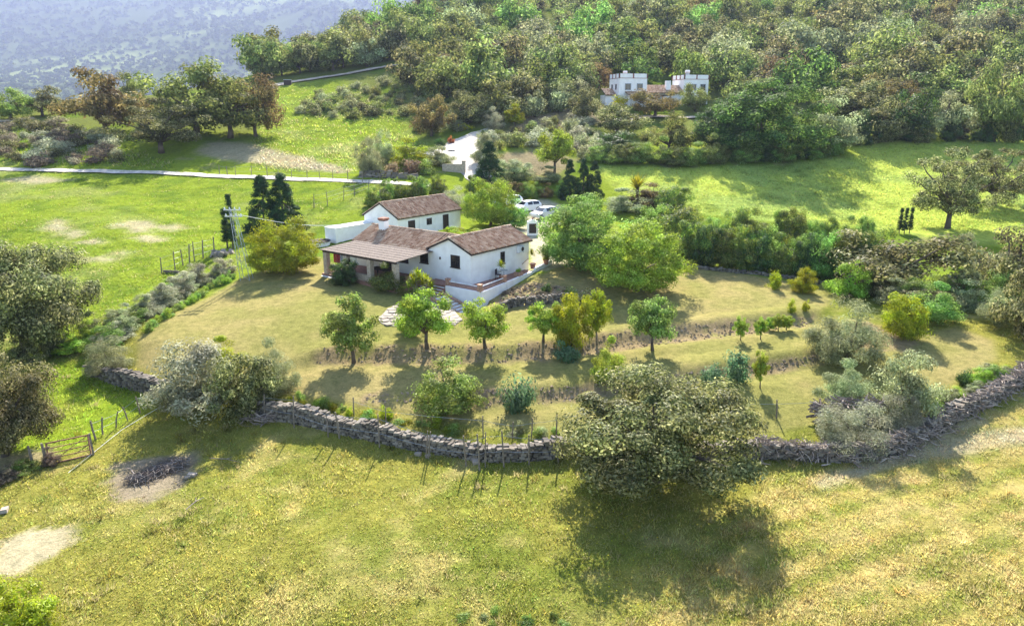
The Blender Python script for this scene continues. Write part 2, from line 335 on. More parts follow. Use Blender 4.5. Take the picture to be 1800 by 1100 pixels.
def zone_col(x, y):
    d = np.hypot(x, y)
    def mixc(c, c2, m): return c*(1-m[...,None])+c2*m[...,None]
    n1 = fbm(x*.10, y*.10, 5)+.5; n2 = fbm(x*.45, y*.45, 11)+.5; n3 = fbm(x*.9, y*.9, 21, 3)+.5
    c = np.broadcast_to(C_FIELD, x.shape+(3,)).copy()
    c = mixc(c, C_FIELD2, sstep(.42, .68, n1*.5+n2*.5)); c = mixc(c, C_DRY, .55*sstep(.52, .75, n2*.6+n3*.4))
    m = poly_soft(x, y, Z_RIGHTF, 1.5, 1.0)
    st = (x*.42-y*.907+fbm(x*.3, y*.3, 41)*1.2)/1.55
    rf = mixc(np.broadcast_to(np.array([.33,.275,.09]), c.shape).copy(), C_FIELD2*1.15, sstep(.35, .8, .5+.5*np.sin(st*2*math.pi))*(.35+.65*n2)); rf = mixc(rf, C_DRY, .6*sstep(.5, .72, n3)); c = mixc(c, rf, m)
    for L in L_TRK: c = mixc(c, C_PALE*.9, .75*(1-sstep(.1, .75, line_d(x, y, L)+(n3-.5)*.7)))
    # land beyond the garden
    far = sstep(56, 66, y+np.abs(x)*.15); g = mixc(np.broadcast_to(C_LUSH, c.shape).copy(), C_LUSH2, sstep(.4, .7, n1)); g = mixc(g, C_EARTH, .5*sstep(.62, .78, n2)); c = mixc(c, g, far)
    c = mixc(c, mixc(np.broadcast_to(C_WOOD, c.shape).copy(), C_LUSH2*.8, sstep(.5, .7, n1)), sstep(128, 142, y))
    c = mixc(c, mixc(np.broadcast_to(C_FAR, c.shape).copy(), np.array([.22,.25,.10]), .8*sstep(.60, .68, fbm(x*.0022, y*.003, 61)+.5)), sstep(420, 560, y))
    lm = mixc(np.broadcast_to(C_LUSH, c.shape).copy(), C_LUSH2, sstep(.45, .75, n2)); lm = mixc(lm, np.array([.24,.25,.10]), .7*sstep(.45, .75, n1))
    c = mixc(c, lm, poly_soft(x, y, Z_LEFTM, 1.0)); c = mixc(c, mixc(np.broadcast_to(np.array([.20,.26,.028]), c.shape).copy(), C_FIELD, .6*sstep(.5, .8, n2)), poly_soft(x, y, Z_LOWM, .8))
    for P in Z_DRYM: c = mixc(c, C_PALE, .8*poly_soft(x, y, P, 1.0, 1.2))
    cr = mixc(np.broadcast_to(C_CROP, c.shape).copy(), C_CROP2, sstep(.4, .7, n1)); cr = mixc(cr, C_LUSH2*.8, .5*sstep(.6, .75, n2)); c = mixc(c, cr, poly_soft(x, y, Z_RIGHTM, 1.2))
    for P in Z_HILLG: c = mixc(c, lm, .9*poly_soft(x, y, P, 2.0, 1.5))
    for P in Z_HILLE: c = mixc(c, C_EARTH*.85, .9*poly_soft(x, y, P, 1.5, 1.5))
    for P in Z_TRACK: c = mixc(c, C_PALE*.8, .9*poly_soft(x, y, P, 1.2, 1.5))
    ln = mixc(np.broadcast_to(C_LAWN, c.shape).copy(), C_LAWN2, sstep(.35, .7, n1*.6+n2*.4)); ln = mixc(ln, C_LAWN2*.8, .3*sstep(.55, .75, n3)); c = mixc(c, ln, poly_soft(x, y, LAWN_W, .35))
    for P in Z_SOIL: c = mixc(c, mixc(np.broadcast_to(C_SOIL, c.shape).copy(), C_LAWN2, .8*sstep(.52, .7, n3)), .92*poly_soft(x, y, P, .35, .6))
    c = mixc(c, C_ASH*1.5, .9*poly_soft(x, y, Z_BURN, .3, .7)); c = mixc(c, C_ASH*.8, .8*poly_soft(x, y, Z_BURN2, .35, .5))
    c = mixc(c, C_PALE, .92*poly_soft(x, y, Z_DIRT, .25, .7)); c = mixc(c, C_EARTH, .8*poly_soft(x, y, Z_LANE, .4, .5))
    c = mixc(c, np.array([.42,.37,.30]), .95*poly_soft(x, y, Z_YARD, .4, .4))                     # gravel yard
    return c*(0.86+.28*n3[...,None])*np.array([.97,1.,.97])
def axis(lo, f0, f1, hi, step, gr):
    a = list(np.arange(f0, f1+1e-6, step)); s = step
    while a[-1] < hi: s *= gr; a.append(a[-1]+s)
    s = step; b = []
    p = f0
    while p > lo: s *= gr; p -= s; b.append(p)
    return np.array(b[::-1]+a)
gx = axis(-4300, -44, 48, 1500, .36, 1.045); gy = axis(-40, 19, 96, 5600, .36, 1.037)
GX, GY = np.meshgrid(gx, gy)
GZ = ground_h(GX, GY); GCOL = zone_col(GX, GY)
nx, ny = len(gx), len(gy)
idx = np.arange(nx*ny).reshape(ny, nx)
FQ = np.stack([idx[:-1,:-1], idx[:-1,1:], idx[1:,1:], idx[1:,:-1]], -1).reshape(-1, 4)
FX = (GX[:-1,:-1]+GX[1:,1:]).ravel()/2; FY = (GY[:-1,:-1]+GY[1:,1:]).ravel()/2
def inz(P, s=0.0): return poly_sd(FX, FY, P) < s
zone = np.zeros(len(FX), int)                         # 0 field, 1 lawn, 2 left meadow, 3 right meadow, 4 hillside, 5 mountain
zone[(FY+np.abs(FX)*.15) > 60] = 4; zone[FY > 420] = 5
zone[inz(Z_LEFTM) | inz(Z_LOWM)] = 2; zone[inz(Z_RIGHTM)] = 3; zone[inz(LAWN_W)] = 1
def ground_mat():
    m, t, out = new_mat('ground_cover'); b = nd(t, 'ShaderNodeBsdfDiffuse'); a = nd(t, 'ShaderNodeAttribute', attribute_name='Col'); tc = nd(t, 'ShaderNodeTexCoord')
    n = nd(t, 'ShaderNodeTexNoise'); n.inputs['Scale'].default_value = 2.2; n.inputs['Detail'].default_value = 9; n.inputs['Roughness'].default_value = .75; t.links.new(tc.outputs['Object'], n.inputs['Vector'])
    n2 = nd(t, 'ShaderNodeTexNoise'); n2.inputs['Scale'].default_value = 9; n2.inputs['Detail'].default_value = 6; n2.inputs['Roughness'].default_value = .8; t.links.new(tc.outputs['Object'], n2.inputs['Vector'])
    mx = nd(t, 'ShaderNodeMix', data_type='RGBA', blend_type='MULTIPLY'); mx.inputs[0].default_value = 1
    t.links.new(a.outputs['Color'], mx.inputs[6]); t.links.new(ramp(t, n.outputs['Fac'], [(.3, (.62,.66,.6)), (.7, (1.35,1.3,1.25))]), mx.inputs[7])
    mx2 = nd(t, 'ShaderNodeMix', data_type='RGBA', blend_type='MULTIPLY'); mx2.inputs[0].default_value = 1
    t.links.new(mx.outputs[2], mx2.inputs[6]); t.links.new(ramp(t, n2.outputs['Fac'], [(.3, (.7,.72,.66)), (.7, (1.28,1.26,1.2))]), mx2.inputs[7])
    t.links.new(mx2.outputs[2], b.inputs[0])
    bp = nd(t, 'ShaderNodeBump'); bp.inputs['Strength'].default_value = .7; bp.inputs['Distance'].default_value = .12
    ad = nd(t, 'ShaderNodeMath', operation='ADD'); t.links.new(n.outputs['Fac'], ad.inputs[0]); t.links.new(n2.outputs['Fac'], ad.inputs[1])
    t.links.new(ad.outputs[0], bp.inputs['Height']); t.links.new(bp.outputs[0], b.inputs['Normal'])
    t.links.new(b.outputs[0], out.inputs[0]); return m
M_GROUND = ground_mat()
V_ALL = np.stack([GX, GY, GZ], -1).reshape(-1, 3); C_ALL = GCOL.reshape(-1, 3)
for k, nm in enumerate(['field', 'lawn', 'left_meadow', 'right_meadow', 'hillside', 'mountain']):
    f = FQ[zone == k]; used = np.unique(f); re = np.zeros(nx*ny, np.int64); re[used] = np.arange(len(used))
    o = link(nm, mesh_np(nm, V_ALL[used], re[f], {'Col': C_ALL[used]}, True), M_GROUND); o['kind'] = 'structure'
# ------------------------------------------------------------------ roads and paths
def ribbon(name, pts, width, mat, lift=.05, step=1.0, across=4, **kw):
    """a strip draped over the ground along points given in photo pixels"""
    P = np.array([at(*p) for p in pts]); seg = np.hypot(*np.diff(P, axis=0).T); s = np.concatenate([[0], np.cumsum(seg)])
    n = max(4, int(s[-1]/step)); q = np.linspace(0, s[-1], n)
    X = np.interp(q, s, P[:,0]); Y = np.interp(q, s, P[:,1])
    for _ in range(int(3/step)+2): X[1:-1] = (X[:-2]+X[1:-1]*2+X[2:])/4; Y[1:-1] = (Y[:-2]+Y[1:-1]*2+Y[2:])/4
    w = np.interp(q, s, width) if isinstance(width, (list, tuple)) else np.full(n, width)
    w = w*(1+.12*fbm(q*.4, q*0, 5))
    tx = np.gradient(X); ty = np.gradient(Y); L = np.hypot(tx, ty); ox, oy = -ty/L, tx/L
    V = []; k = across+1; j0 = .35*fbm(q*1.3, q*0+3, 15); j1 = .35*fbm(q*1.3, q*0+9, 16)
    for j in range(k):
        f = j/across-.5; e_ = w*f+(j0 if j == 0 else (j1 if j == across else 0)); V.append(np.stack([X+ox*e_, Y+oy*e_], -1))
    V = np.stack(V, 1); Z = ground_h(V[...,0], V[...,1])+lift
    for _ in range(2): Z = np.maximum(Z, (np.roll(Z, 1, 1)+np.roll(Z, -1, 1))/2-.1)
    Z[:,0] -= lift*.8; Z[:,-1] -= lift*.8
    V3 = np.concatenate([V, Z[...,None]], -1).reshape(-1, 3); ii = np.arange(n*k).reshape(n, k)
    F = np.stack([ii[:-1,:-1], ii[1:,:-1], ii[1:,1:], ii[:-1,1:]], -1).reshape(-1, 4)
    o = link(name, mesh_np(name, V3, F, None, True), mat)
    o['kind'] = 'structure'; return o
M_ROAD = plain('pale_concrete', (.50,.45,.38), .9, .22, 1.1, .4, bscale=8)
M_TRACK = plain('pale_earth', (.50,.41,.31), .95, .18, .8, .4, bscale=6)
ribbon('road', [(-60,294),(0,298),(150,301),(300,306),(450,312),(560,316),(640,320),(700,323),(760,327)], 2.1, M_ROAD, .08)
ribbon('driveway', [(900,352),(880,338),(850,320),(832,305),(826,290),(818,272),(812,262),(822,248),(838,238),(850,231),(870,226)], [5,5,4.5,4,5,8,9,7,4.5,3,3], M_ROAD, .10)
ribbon('side_lane', [(800,262),(780,262),(765,266),(750,272)], 3.2, M_ROAD, .08)
ribbon('hill_track', [(470,154),(500,147),(560,137),(620,128),(680,119),(745,111)], 3.6, M_TRACK, .15)
ribbon('house_drive', [(1070,218),(1110,208),(1150,206),(1200,207),(1260,207)], 3.5, M_TRACK, .2)
ribbon('garden_path', [(1640,452),(1690,460),(1730,464)], 1.4, M_ROAD, .08)
ribbon('lane', [(-40,214),(0,216),(60,208)], 3.0, M_TRACK, .1)

# ------------------------------------------------------------------ plants: meshes of unit height and unit width
def unit(v): return v/np.maximum(np.linalg.norm(v, axis=-1, keepdims=True), 1e-9)
def leaves(P, N, S, clump, asp=.5, r=rng):
    n = len(P); t = unit(np.cross(N, r.normal(size=(n,3)))); b = np.cross(N, t); S = S[:,None]
    V = np.stack([P-t*S, P+b*S*asp-N*S*.12, P+t*S, P-b*S*asp-N*S*.12], 1).reshape(-1, 3)
    F = np.arange(n*4).reshape(n, 4)
    return V, F, np.repeat(clump, 4)
def crown_pts(shape, n, r, lump=.25, shell=.45, low=0.0):
    """clump centres in a crown that spans x,y in -.5...5 and z 0..1"""
    d = unit(r.normal(size=(n*3,3)))
    rad = r.random(n*3)**shell
    ph = r.random(3)*9
    w = 1+lump*(np.sin(d[:,0]*4+ph[0])*np.sin(d[:,1]*4+ph[1])+.6*np.sin(d[:,2]*6+ph[2]+d[:,0]*5))
    p = d*np.minimum(rad*w, 1.02)[:,None]
    if shape == 'dome':
        p[:,2] = np.where(p[:,2] < 0, p[:,2]*.45, p[:,2]); z = (p[:,2]+.45)/1.45
    elif shape == 'cone':
        z = r.random(n*3)**1.5; k = (1-z)**.8*(.55+.45*rad); a = r.random(n*3)*6.283
        p = np.stack([np.cos(a)*k, np.sin(a)*k, z], -1)
    else: z = (p[:,2]+1)/2
    q = np.stack([p[:,0]*.5, p[:,1]*.5, z], -1)
    return q[(q[:,2] > low)][:n]
def make_crown(name, shape='ball', clumps=60, per=90, cr=.10, size=.02, asp=.5, lump=.25, shell=.45, base=.2, up=.3, seed=0, h_w=1.0, drop=0.0, szv=.4):
    """crown from `base` to 1; clump radius and leaf size are fractions of the width; h_w = real height / width"""
    r = np.random.default_rng(seed); c = crown_pts(shape, clumps, r, lump, shell); n = len(c)
    C = np.stack([c[:,0], c[:,1], base/1.0*h_w+c[:,2]*(1-base)*h_w], -1)*1.0
    mid = np.array([0,0,(base+(1-base)*.4)*h_w])
    C = mid+(C-mid)*(1-cr*1.1)
    k = np.maximum(8, (per*r.uniform(.6, 1.4, n))).astype(int); ci = np.repeat(np.arange(n), k); m = len(ci)
    d = unit(r.normal(size=(m,3))); rad = r.random(m)**.42; sc = r.uniform(.7, 1.35, n)[ci]*cr
    off = d*(rad*sc)[:,None]; off[:,2] *= .72
    P = C[ci]+off; P[:,2] -= drop*np.hypot(P[:,0], P[:,1])
    N = unit(d*1.0+unit(P-mid)*.45+np.array([0,0,up])+r.normal(size=(m,3))*.34)
    S = size*r.uniform(1-szv, 1+szv, m)
    V, F, cl = leaves(P, N, S, r.random(n)[ci], asp, r)
    lo = np.percentile(P[:,2], .5); V = V.copy()
    V[:,2] = V[:,2]/h_w; C = C/np.array([1,1,h_w])
    k = .5/np.percentile(np.hypot(P[:,0], P[:,1]), 97.5); zt = 1/np.percentile(P[:,2]/h_w, 99.5)     # fill the unit size
    q = np.array([k, k, zt]); V = V*q; C = C*q
    return mesh_np(name, V, F, {'clump': cl}), C
def make_trunk(name, C, h=.3, r0=.035, limbs=6, lean=(0,0), h_w=1.0, seed=0, twist=.03, seg=6):
    r = random.Random(seed); mb = MB(); k = min(limbs, len(C))
    top = Vector((lean[0], lean[1], h)); ctr = [Vector((0,0,-.03)), Vector((lean[0]*.35+r.uniform(-twist,twist), lean[1]*.35, h*.45)), top]
    mb.tube(ctr, [r0*1.35, r0*.95, r0*.8], seg)
    ids = list(range(len(C))); r.shuffle(ids)
    for i in ids[:k]:
        e = Vector(C[i]); m1 = top.lerp(e, .4)+Vector((r.uniform(-.03,.03), r.uniform(-.03,.03), .05)); m2 = top.lerp(e, .75)+Vector((r.uniform(-.03,.03), r.uniform(-.03,.03), .02))
        mb.tube([top-Vector((0,0,h*.12)), m1, m2, e], [r0*.62, r0*.42, r0*.25, r0*.1], 5)
    return mb.mesh(name, True)
KIT = {}
def kit(key, n, trunk=None, **kw):
    KIT[key] = []
    for i in range(n):
        me, C = make_crown(key+'_crown', seed=hash_s(key)+i*17, **kw)
        tr = make_trunk(key+'_trunk', C, seed=i*3+1, **(trunk or {})) if trunk is not None else None
        KIT[key].append((me, tr))
def hash_s(s): return sum((i+1)*ord(c) for i, c in enumerate(s)) % 9973
OAKT = dict(h=.28, r0=.03, limbs=9)
kit('oak', 6, OAKT, shape='dome', clumps=44, per=200, cr=.125, size=.0165, lump=.34, shell=.36, base=.10, h_w=.75)
kit('oak_far', 7, dict(h=.25, r0=.03, limbs=4, seg=5), shape='dome', clumps=26, per=120, cr=.165, size=.027, lump=.34, shell=.4, base=.06, h_w=.75)
kit('oak_near', 1, dict(h=.26, r0=.03, limbs=24, seg=8), shape='dome', clumps=115, per=560, cr=.088, size=.0085, lump=.34, shell=.42, base=.14, h_w=.66, szv=.5)
kit('oak_open', 2, dict(h=.22, r0=.028, limbs=20, seg=7), shape='dome', clumps=90, per=230, cr=.075, size=.010, lump=.40, shell=.42, base=.16, h_w=.8)
kit('broad', 3, dict(h=.2, r0=.026, limbs=6), shape='dome', clumps=190, per=190, cr=.088, size=.0125, asp=.42, lump=.16, shell=.28, base=.02, h_w=.8, up=.4)
kit('fruit', 4, dict(h=.30, r0=.034, limbs=11), shape='ball', clumps=60, per=170, cr=.125, size=.020, asp=.55, lump=.38, shell=.5, base=.16, h_w=1.0)
kit('bush', 5, dict(h=.2, r0=.02, limbs=6), shape='dome', clumps=62, per=200, cr=.13, size=.018, asp=.45, lump=.26, shell=.40, base=-.06, h_w=.85)
kit('fine', 4, dict(h=.2, r0=.018, limbs=6), shape='dome', clumps=70, per=300, cr=.135, size=.020, asp=.18, lump=.18, shell=.38, base=-.06, h_w=.85, up=.6)
kit('shrub', 5, None, shape='dome', clumps=20, per=90, cr=.22, size=.036, asp=.5, lump=.30, shell=.5, base=-.12, h_w=.7)
kit('conifer', 3, dict(h=.6, r0=.02, limbs=3), shape='cone', clumps=150, per=80, cr=.10, size=.034, asp=.22, lump=0, shell=.5, base=-.02, h_w=1.5, drop=.25, up=.1)
kit('slim', 2, dict(h=.5, r0=.06, limbs=2), shape='cone', clumps=70, per=80, cr=.28, size=.075, asp=.25, lump=0, base=.02, h_w=6.0)

M_BARK = plain('bark', (.12,.092,.07), .95, .25, 9, .6); M_BARK2 = plain('pale_bark', (.26,.22,.18), .95, .25, 9, .5)
L_OAK = leaf_mat('oak_leaf', [(.045,.056,.017),(.095,.11,.036),(.18,.188,.066),(.31,.305,.125),(.48,.46,.24)], .54)  # palest leaves have sunlit gloss painted into their colour, along with catkin tan
L_OAKG = leaf_mat('oak_leaf_green', [(0.082,0.106,0.029),(0.145,0.186,0.049),(0.244,0.283,0.082),(0.356,0.373,0.138)], .54)
L_OAKB = leaf_mat('oak_leaf_russet', [(.085,.078,.026),(.16,.135,.045),(.25,.195,.075),(.33,.265,.12)], .54)
L_GREEN = leaf_mat('leaf_bright', [(0.138,0.221,0.028),(0.235,0.359,0.048),(0.331,0.469,0.069),(0.442,0.580,0.124)], .5)
L_LIME = leaf_mat('leaf_lime', [(.18,.22,.02),(.29,.34,.03),(.40,.44,.05)], .5)
L_MID = leaf_mat('leaf_mid', [(0.103,0.182,0.035),(0.173,0.283,0.056),(0.267,0.394,0.095),(0.394,0.519,0.173)], .54)
L_DARK = leaf_mat('leaf_dark', [(0.036,0.072,0.018),(0.066,0.120,0.026),(0.108,0.180,0.048)], .54, gloss=.03)
L_LAUREL = leaf_mat('leaf_laurel', [(0.064,0.108,0.021),(0.115,0.179,0.034),(0.20,0.27,0.05),(0.36,0.37,0.075)], .54, gloss=.03)
L_OLIVE = leaf_mat('leaf_olive', [(0.146,0.171,0.072),(0.251,0.284,0.132),(0.356,0.390,0.198),(0.476,0.503,0.291)], .54)
L_GREY = leaf_mat('leaf_silver', [(0.180,0.192,0.102),(0.312,0.324,0.192),(0.444,0.450,0.300),(0.552,0.546,0.396)], .54)
L_DEEP = leaf_mat('leaf_deep', [(0.045,0.083,0.021),(0.089,0.152,0.033),(0.152,0.228,0.057),(0.253,0.342,0.101)], .54)
L_FAR = leaf_mat('far_leaf', [(.055,.075,.03),(.08,.10,.04),(.11,.125,.055)], .25, .02, .18, 0.0)
L_CONI = leaf_mat('leaf_conifer', [(.018,.045,.016),(.035,.075,.026),(.06,.11,.038)], .3)
L_BLUE = leaf_mat('leaf_bluegreen', [(.06,.12,.05),(.12,.20,.09),(.22,.30,.16)], .54, gloss=.03)
L_YEL = leaf_mat('blossom_yellow', [(.30,.30,.02),(.58,.50,.02),(.68,.60,.05)], .54)
L_RED = leaf_mat('blossom_red', [(.30,.11,.05),(.5,.18,.08),(.36,.19,.10)], .54)
L_PINK = leaf_mat('leaf_pinkish', [(.18,.13,.08),(.34,.22,.14),(.26,.25,.12)], .54)
L_DRYL = leaf_mat('twig_brown', [(.14,.12,.08),(.24,.20,.14),(.32,.27,.18)], .54)
_pick = {}
def plant_at(name, key, mat, loc, w, h, label, cat, group=None, var=None, rz=None, bark=None, hw=None):
    """one plant: root Empty at the foot, parts trunk and crown"""
    _pick[key] = _pick.get(key, -1)+1
    me, tr = KIT[key][_pick[key] % len(KIT[key]) if var is None else var]
    rz = random.uniform(0, 6.28) if rz is None else rz
    t = thing(name, label, cat, loc, rz, group, (w, w, h))
    if key == 'fruit': t.rotation_euler = (random.uniform(-.09,.09), random.uniform(-.09,.09), rz)
    link('crown', me, mat, t)
    if tr is not None: link('trunk', tr, bark or M_BARK, t)
    return t
def plant(name, key, mat, px, py, wpx, hpx, label, cat, group=None, lift=0.0, **kw):
    """foot at photo pixel px,py; wpx x hpx its size there"""
    x, y = at(px, py); z = gz(x, y)
    dep = y*math.cos(PITCH)-(z-CAMZ)*math.sin(PITCH); s = dep/FPX
    return plant_at(name, key, mat, (x, y, z-.03+lift), wpx*s, hpx*s*1.0, label, cat, group, **kw)
def along(pts, step):
    P = np.array([at(*p) for p in pts]); seg = np.hypot(*np.diff(P, axis=0).T); s = np.concatenate([[0], np.cumsum(seg)])
    q = np.arange(0, s[-1]+1e-6, step); return [(float(np.interp(a, s, P[:,0])), float(np.interp(a, s, P[:,1]))) for a in q]
def hedge(name, key, mats, pts, step, w, h, label, cat, wj=.2, hj=.2, side=.4, stems=False):
    """a row of shrubs grown into one: a thing whose parts are its shrubs"""
    Q = along(pts, step); t = thing(name, label, cat, (Q[0][0], Q[0][1], gz(*Q[0])))
    for i, (x, y) in enumerate(Q):
        x += random.uniform(-side, side); y += random.uniform(-side, side); me, tr = random.choice(KIT[key])
        z = gz(x, y); o = link('shrub', me, mats[i % len(mats)] if i % 3 else random.choice(mats), t); ww = w*random.uniform(1-wj, 1+wj); hh = h*random.uniform(1-hj, 1+hj)
        o.location = Vector((x, y, z-.05))-t.location; o.scale = (ww, ww, hh); o.rotation_euler = (0, 0, random.uniform(0, 6.28))
        if stems:
            for k in range(2):
                a = random.uniform(-.4, .4); b = random.uniform(-.3, .3)
                s = MB().tube([(a,b,-.1),(a*1.2,b,h*.6)], .045, 5).build('stem', M_BARK2, t); s.location = o.location
    return t
# ------------------------------------------------------------------ the single trees and bushes
T = plant
G_ORCH = 'small fruit trees on the garden terraces'
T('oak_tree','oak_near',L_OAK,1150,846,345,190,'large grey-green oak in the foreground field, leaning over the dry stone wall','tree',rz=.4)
T('fruit_tree','fruit',L_MID,622,637,100,122,'leftmost small tree on the garden terrace, with a bare curved trunk','tree',G_ORCH,var=0)
T('fruit_tree','fruit',L_GREEN,751,612,98,100,'round green fruit tree on a straight trunk below the garden steps','tree',G_ORCH,var=1)
T('fruit_tree','fruit',L_GREEN,853,612,88,86,'round leafy fruit tree just right of the garden steps','tree',G_ORCH,var=2)
T('fruit_tree','fruit',L_GREEN,955,600,66,72,'slender young fruit tree in front of the curved garden wall','tree',G_ORCH,var=3)
T('garden_bush','bush',L_LIME,1003,606,78,90,'tall yellow-green bush beside the young fruit tree on the terrace','bush')
T('blue_bush','shrub',L_BLUE,1000,632,56,36,'low blue-green bush at the foot of the yellow-green bush','bush')
T('lemon_tree','fruit',L_LIME,1049,596,52,88,'thin tree with a small yellow-green top below the walnut trees','tree',G_ORCH,var=0,bark=M_BARK2)
T('fruit_tree','fruit',L_MID,1147,616,84,92,'bushy pale green fruit tree with several stems, right end of the upper terrace','tree',G_ORCH,var=1)
T('garden_bush','bush',L_GREEN,1068,668,64,80,'bright green bush standing behind the big foreground oak','bush')
T('garden_bush','bush',L_MID,788,722,132,96,'large round green bush on the lawn above the stone wall','bush')
T('blue_bush','shrub',L_BLUE,908,722,68,66,'small blue-green bush with pale leaf edges above the stone wall','bush')
T('blue_bush','shrub',L_BLUE,1250,676,46,42,'left one of two joined blue-green bushes on the lower terrace','bush')
T('blue_bush','shrub',L_BLUE,1290,672,52,60,'right one of two joined blue-green bushes on the lower terrace','bush')
T('olive_bush','fine',L_OLIVE,1488,632,142,106,'largest silver-green round bush at the right end of the terraces','bush')
T('olive_bush','fine',L_OLIVE,1484,720,104,88,'silver-green bush behind the brush heap, left of three','bush')
T('olive_bush','fine',L_GREY,1500,786,126,84,'pale silver bush rising out of the brush heap at the field edge','bush')
T('olive_bush','bush',L_OLIVE,1590,730,120,116,'olive-brown loose bush at the right end of the lawn','bush')
T('olive_bush','fine',L_GREY,1570,758,80,70,'pale silver bush squeezed between the brush heap and the olive-brown bush','bush')
T('walnut_tree','broad',L_MID,1026,470,160,124,'big round bright green tree right of the house yard','tree',rz=.5,var=0)
T('walnut_tree','broad',L_GREEN,1122,510,172,116,'big round bright green tree with a wide shadow on the lawn','tree',rz=2.1,var=1)
T('yucca_bush','bush',L_GREEN,726,586,62,66,'bright green bush at the foot of the garden steps','bush')
T('fig_tree','broad',L_LIME,502,478,130,92,'yellow-green spreading tree on the lawn left of the porch','tree',rz=1.0,var=2)
T('porch_bush','bush',L_DARK,606,500,56,44,'dark green bush with lighter tips by the left porch post','bush')
T('porch_bush','bush',L_LAUREL,682,512,66,52,'dark clipped bush in front of the right porch post','bush')
T('yard_tree','broad',L_GREEN,862,398,100,80,'bright green round tree beside the parked cars','tree',rz=3.3,var=2)
T('yard_bush','bush',L_MID,905,402,60,52,'mid-green bush between the yard tree and the white meter pillar','bush')
T('border_bush','shrub',L_DARK,836,542,34,22,'small dark bush at the foot of the white terrace wall','bush')
T('border_bush','shrub',L_DARK,958,512,24,15,'small dark cushion plant in the bare bed above the curved wall','bush')
T('border_bush','shrub',L_MID,1002,522,34,18,'low green bush at the right end of the curved wall','bush')
T('border_bush','shrub',L_OAK,1030,533,50,26,'grey-brown low bush beside the right end of the curved wall','bush')
# right side of the garden
T('round_shrub','shrub',L_LIME,1361,508,28,32,'small yellow-green round shrub in front of the tall hedge','shrub')
T('round_shrub','bush',L_LIME,1410,514,48,42,'larger yellow-green round shrub in front of the tall hedge','shrub')
T('round_shrub','shrub',L_LIME,1392,548,17,24,'left of a pair of tiny upright shrubs on the terrace edge','shrub')
T('round_shrub','shrub',L_LIME,1415,546,16,20,'right of a pair of tiny upright shrubs on the terrace edge','shrub')
for i,(x,y,h,lb) in enumerate([(1302,598,42,'leftmost pruned vine stump on the terrace bank'),(1337,596,40,'second pruned vine from the left on the terrace bank'),(1352,580,24,'third pruned vine from the left on the terrace bank'),(1368,582,30,'fourth pruned vine, of the close cluster on the terrace bank'),(1382,580,28,'rightmost pruned vine on the terrace bank')]):
    T('pruned_vine','fruit',L_GREEN,x,y,26,h,lb,'vine','pruned vines on the terrace bank')
T('pruned_vine','fruit',L_GREEN,1336,682,30,68,'lone tall thin vine on the lower terrace beside the blue-green bushes','vine')
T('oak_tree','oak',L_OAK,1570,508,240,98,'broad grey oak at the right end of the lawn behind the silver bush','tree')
T('garden_bush','bush',L_GREEN,1492,520,80,62,'bright green bush on the left foot of the broad grey oak','bush')
T('fig_bush','bush',L_LIME,1584,592,84,74,'light yellow-green fig bush at the lawn edge below the broad oak','bush')
T('garden_bush','bush',L_MID,1640,566,90,72,'mid green bush right of the yellow-green fig bush','bush')
T('olive_bush','fine',L_OLIVE,1752,572,72,66,'grey-green round bush at the right photo edge beyond the lawn','bush')
T('garden_bush','bush',L_OLIVE,1700,545,70,54,'dull green bush between the mid green bush and the grey-green round one','bush')
T('oak_tree','oak',L_OAK,1775,520,150,118,'tan-leaved oak cut by the right photo edge','tree')
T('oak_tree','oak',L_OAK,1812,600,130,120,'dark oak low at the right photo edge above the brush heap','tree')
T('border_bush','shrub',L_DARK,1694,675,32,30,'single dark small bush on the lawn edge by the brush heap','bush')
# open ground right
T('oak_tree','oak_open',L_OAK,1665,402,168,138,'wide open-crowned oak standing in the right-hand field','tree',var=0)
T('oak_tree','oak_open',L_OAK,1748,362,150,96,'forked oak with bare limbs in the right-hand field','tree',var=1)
for x,lb in [(1580,'left of three dark pencil cypresses'),(1589,'middle of three dark pencil cypresses'),(1598,'right of three dark pencil cypresses')]:
    T('cypress','slim',L_CONI,x,412,11,46,lb+' in front of the right-hand field','cypress','pencil cypresses by the field')
# conifers
T('conifer','conifer',L_CONI,466,408,76,96,'left half of a pair of dark conifers at the meadow edge','conifer')
T('conifer','conifer',L_CONI,500,406,84,98,'right half of a pair of dark conifers at the meadow edge','conifer')
T('cypress','slim',L_CONI,410,438,18,96,'tall thin cypress standing beside the lattice pylon','cypress')
T('cypress','slim',L_CONI,400,436,20,70,'ragged shorter cypress left of the lattice pylon','cypress')
T('conifer','conifer',L_CONI,861,332,66,80,'single dark conifer beside the driveway','conifer')
for x,h,lb in [(1001,64,'left of three dark conifers'),(1025,66,'middle of three dark conifers'),(1044,62,'right of three dark conifers')]:
    T('conifer','conifer',L_CONI,x,347,40,h,lb+' behind the walnut trees','conifer','conifers behind the walnuts')
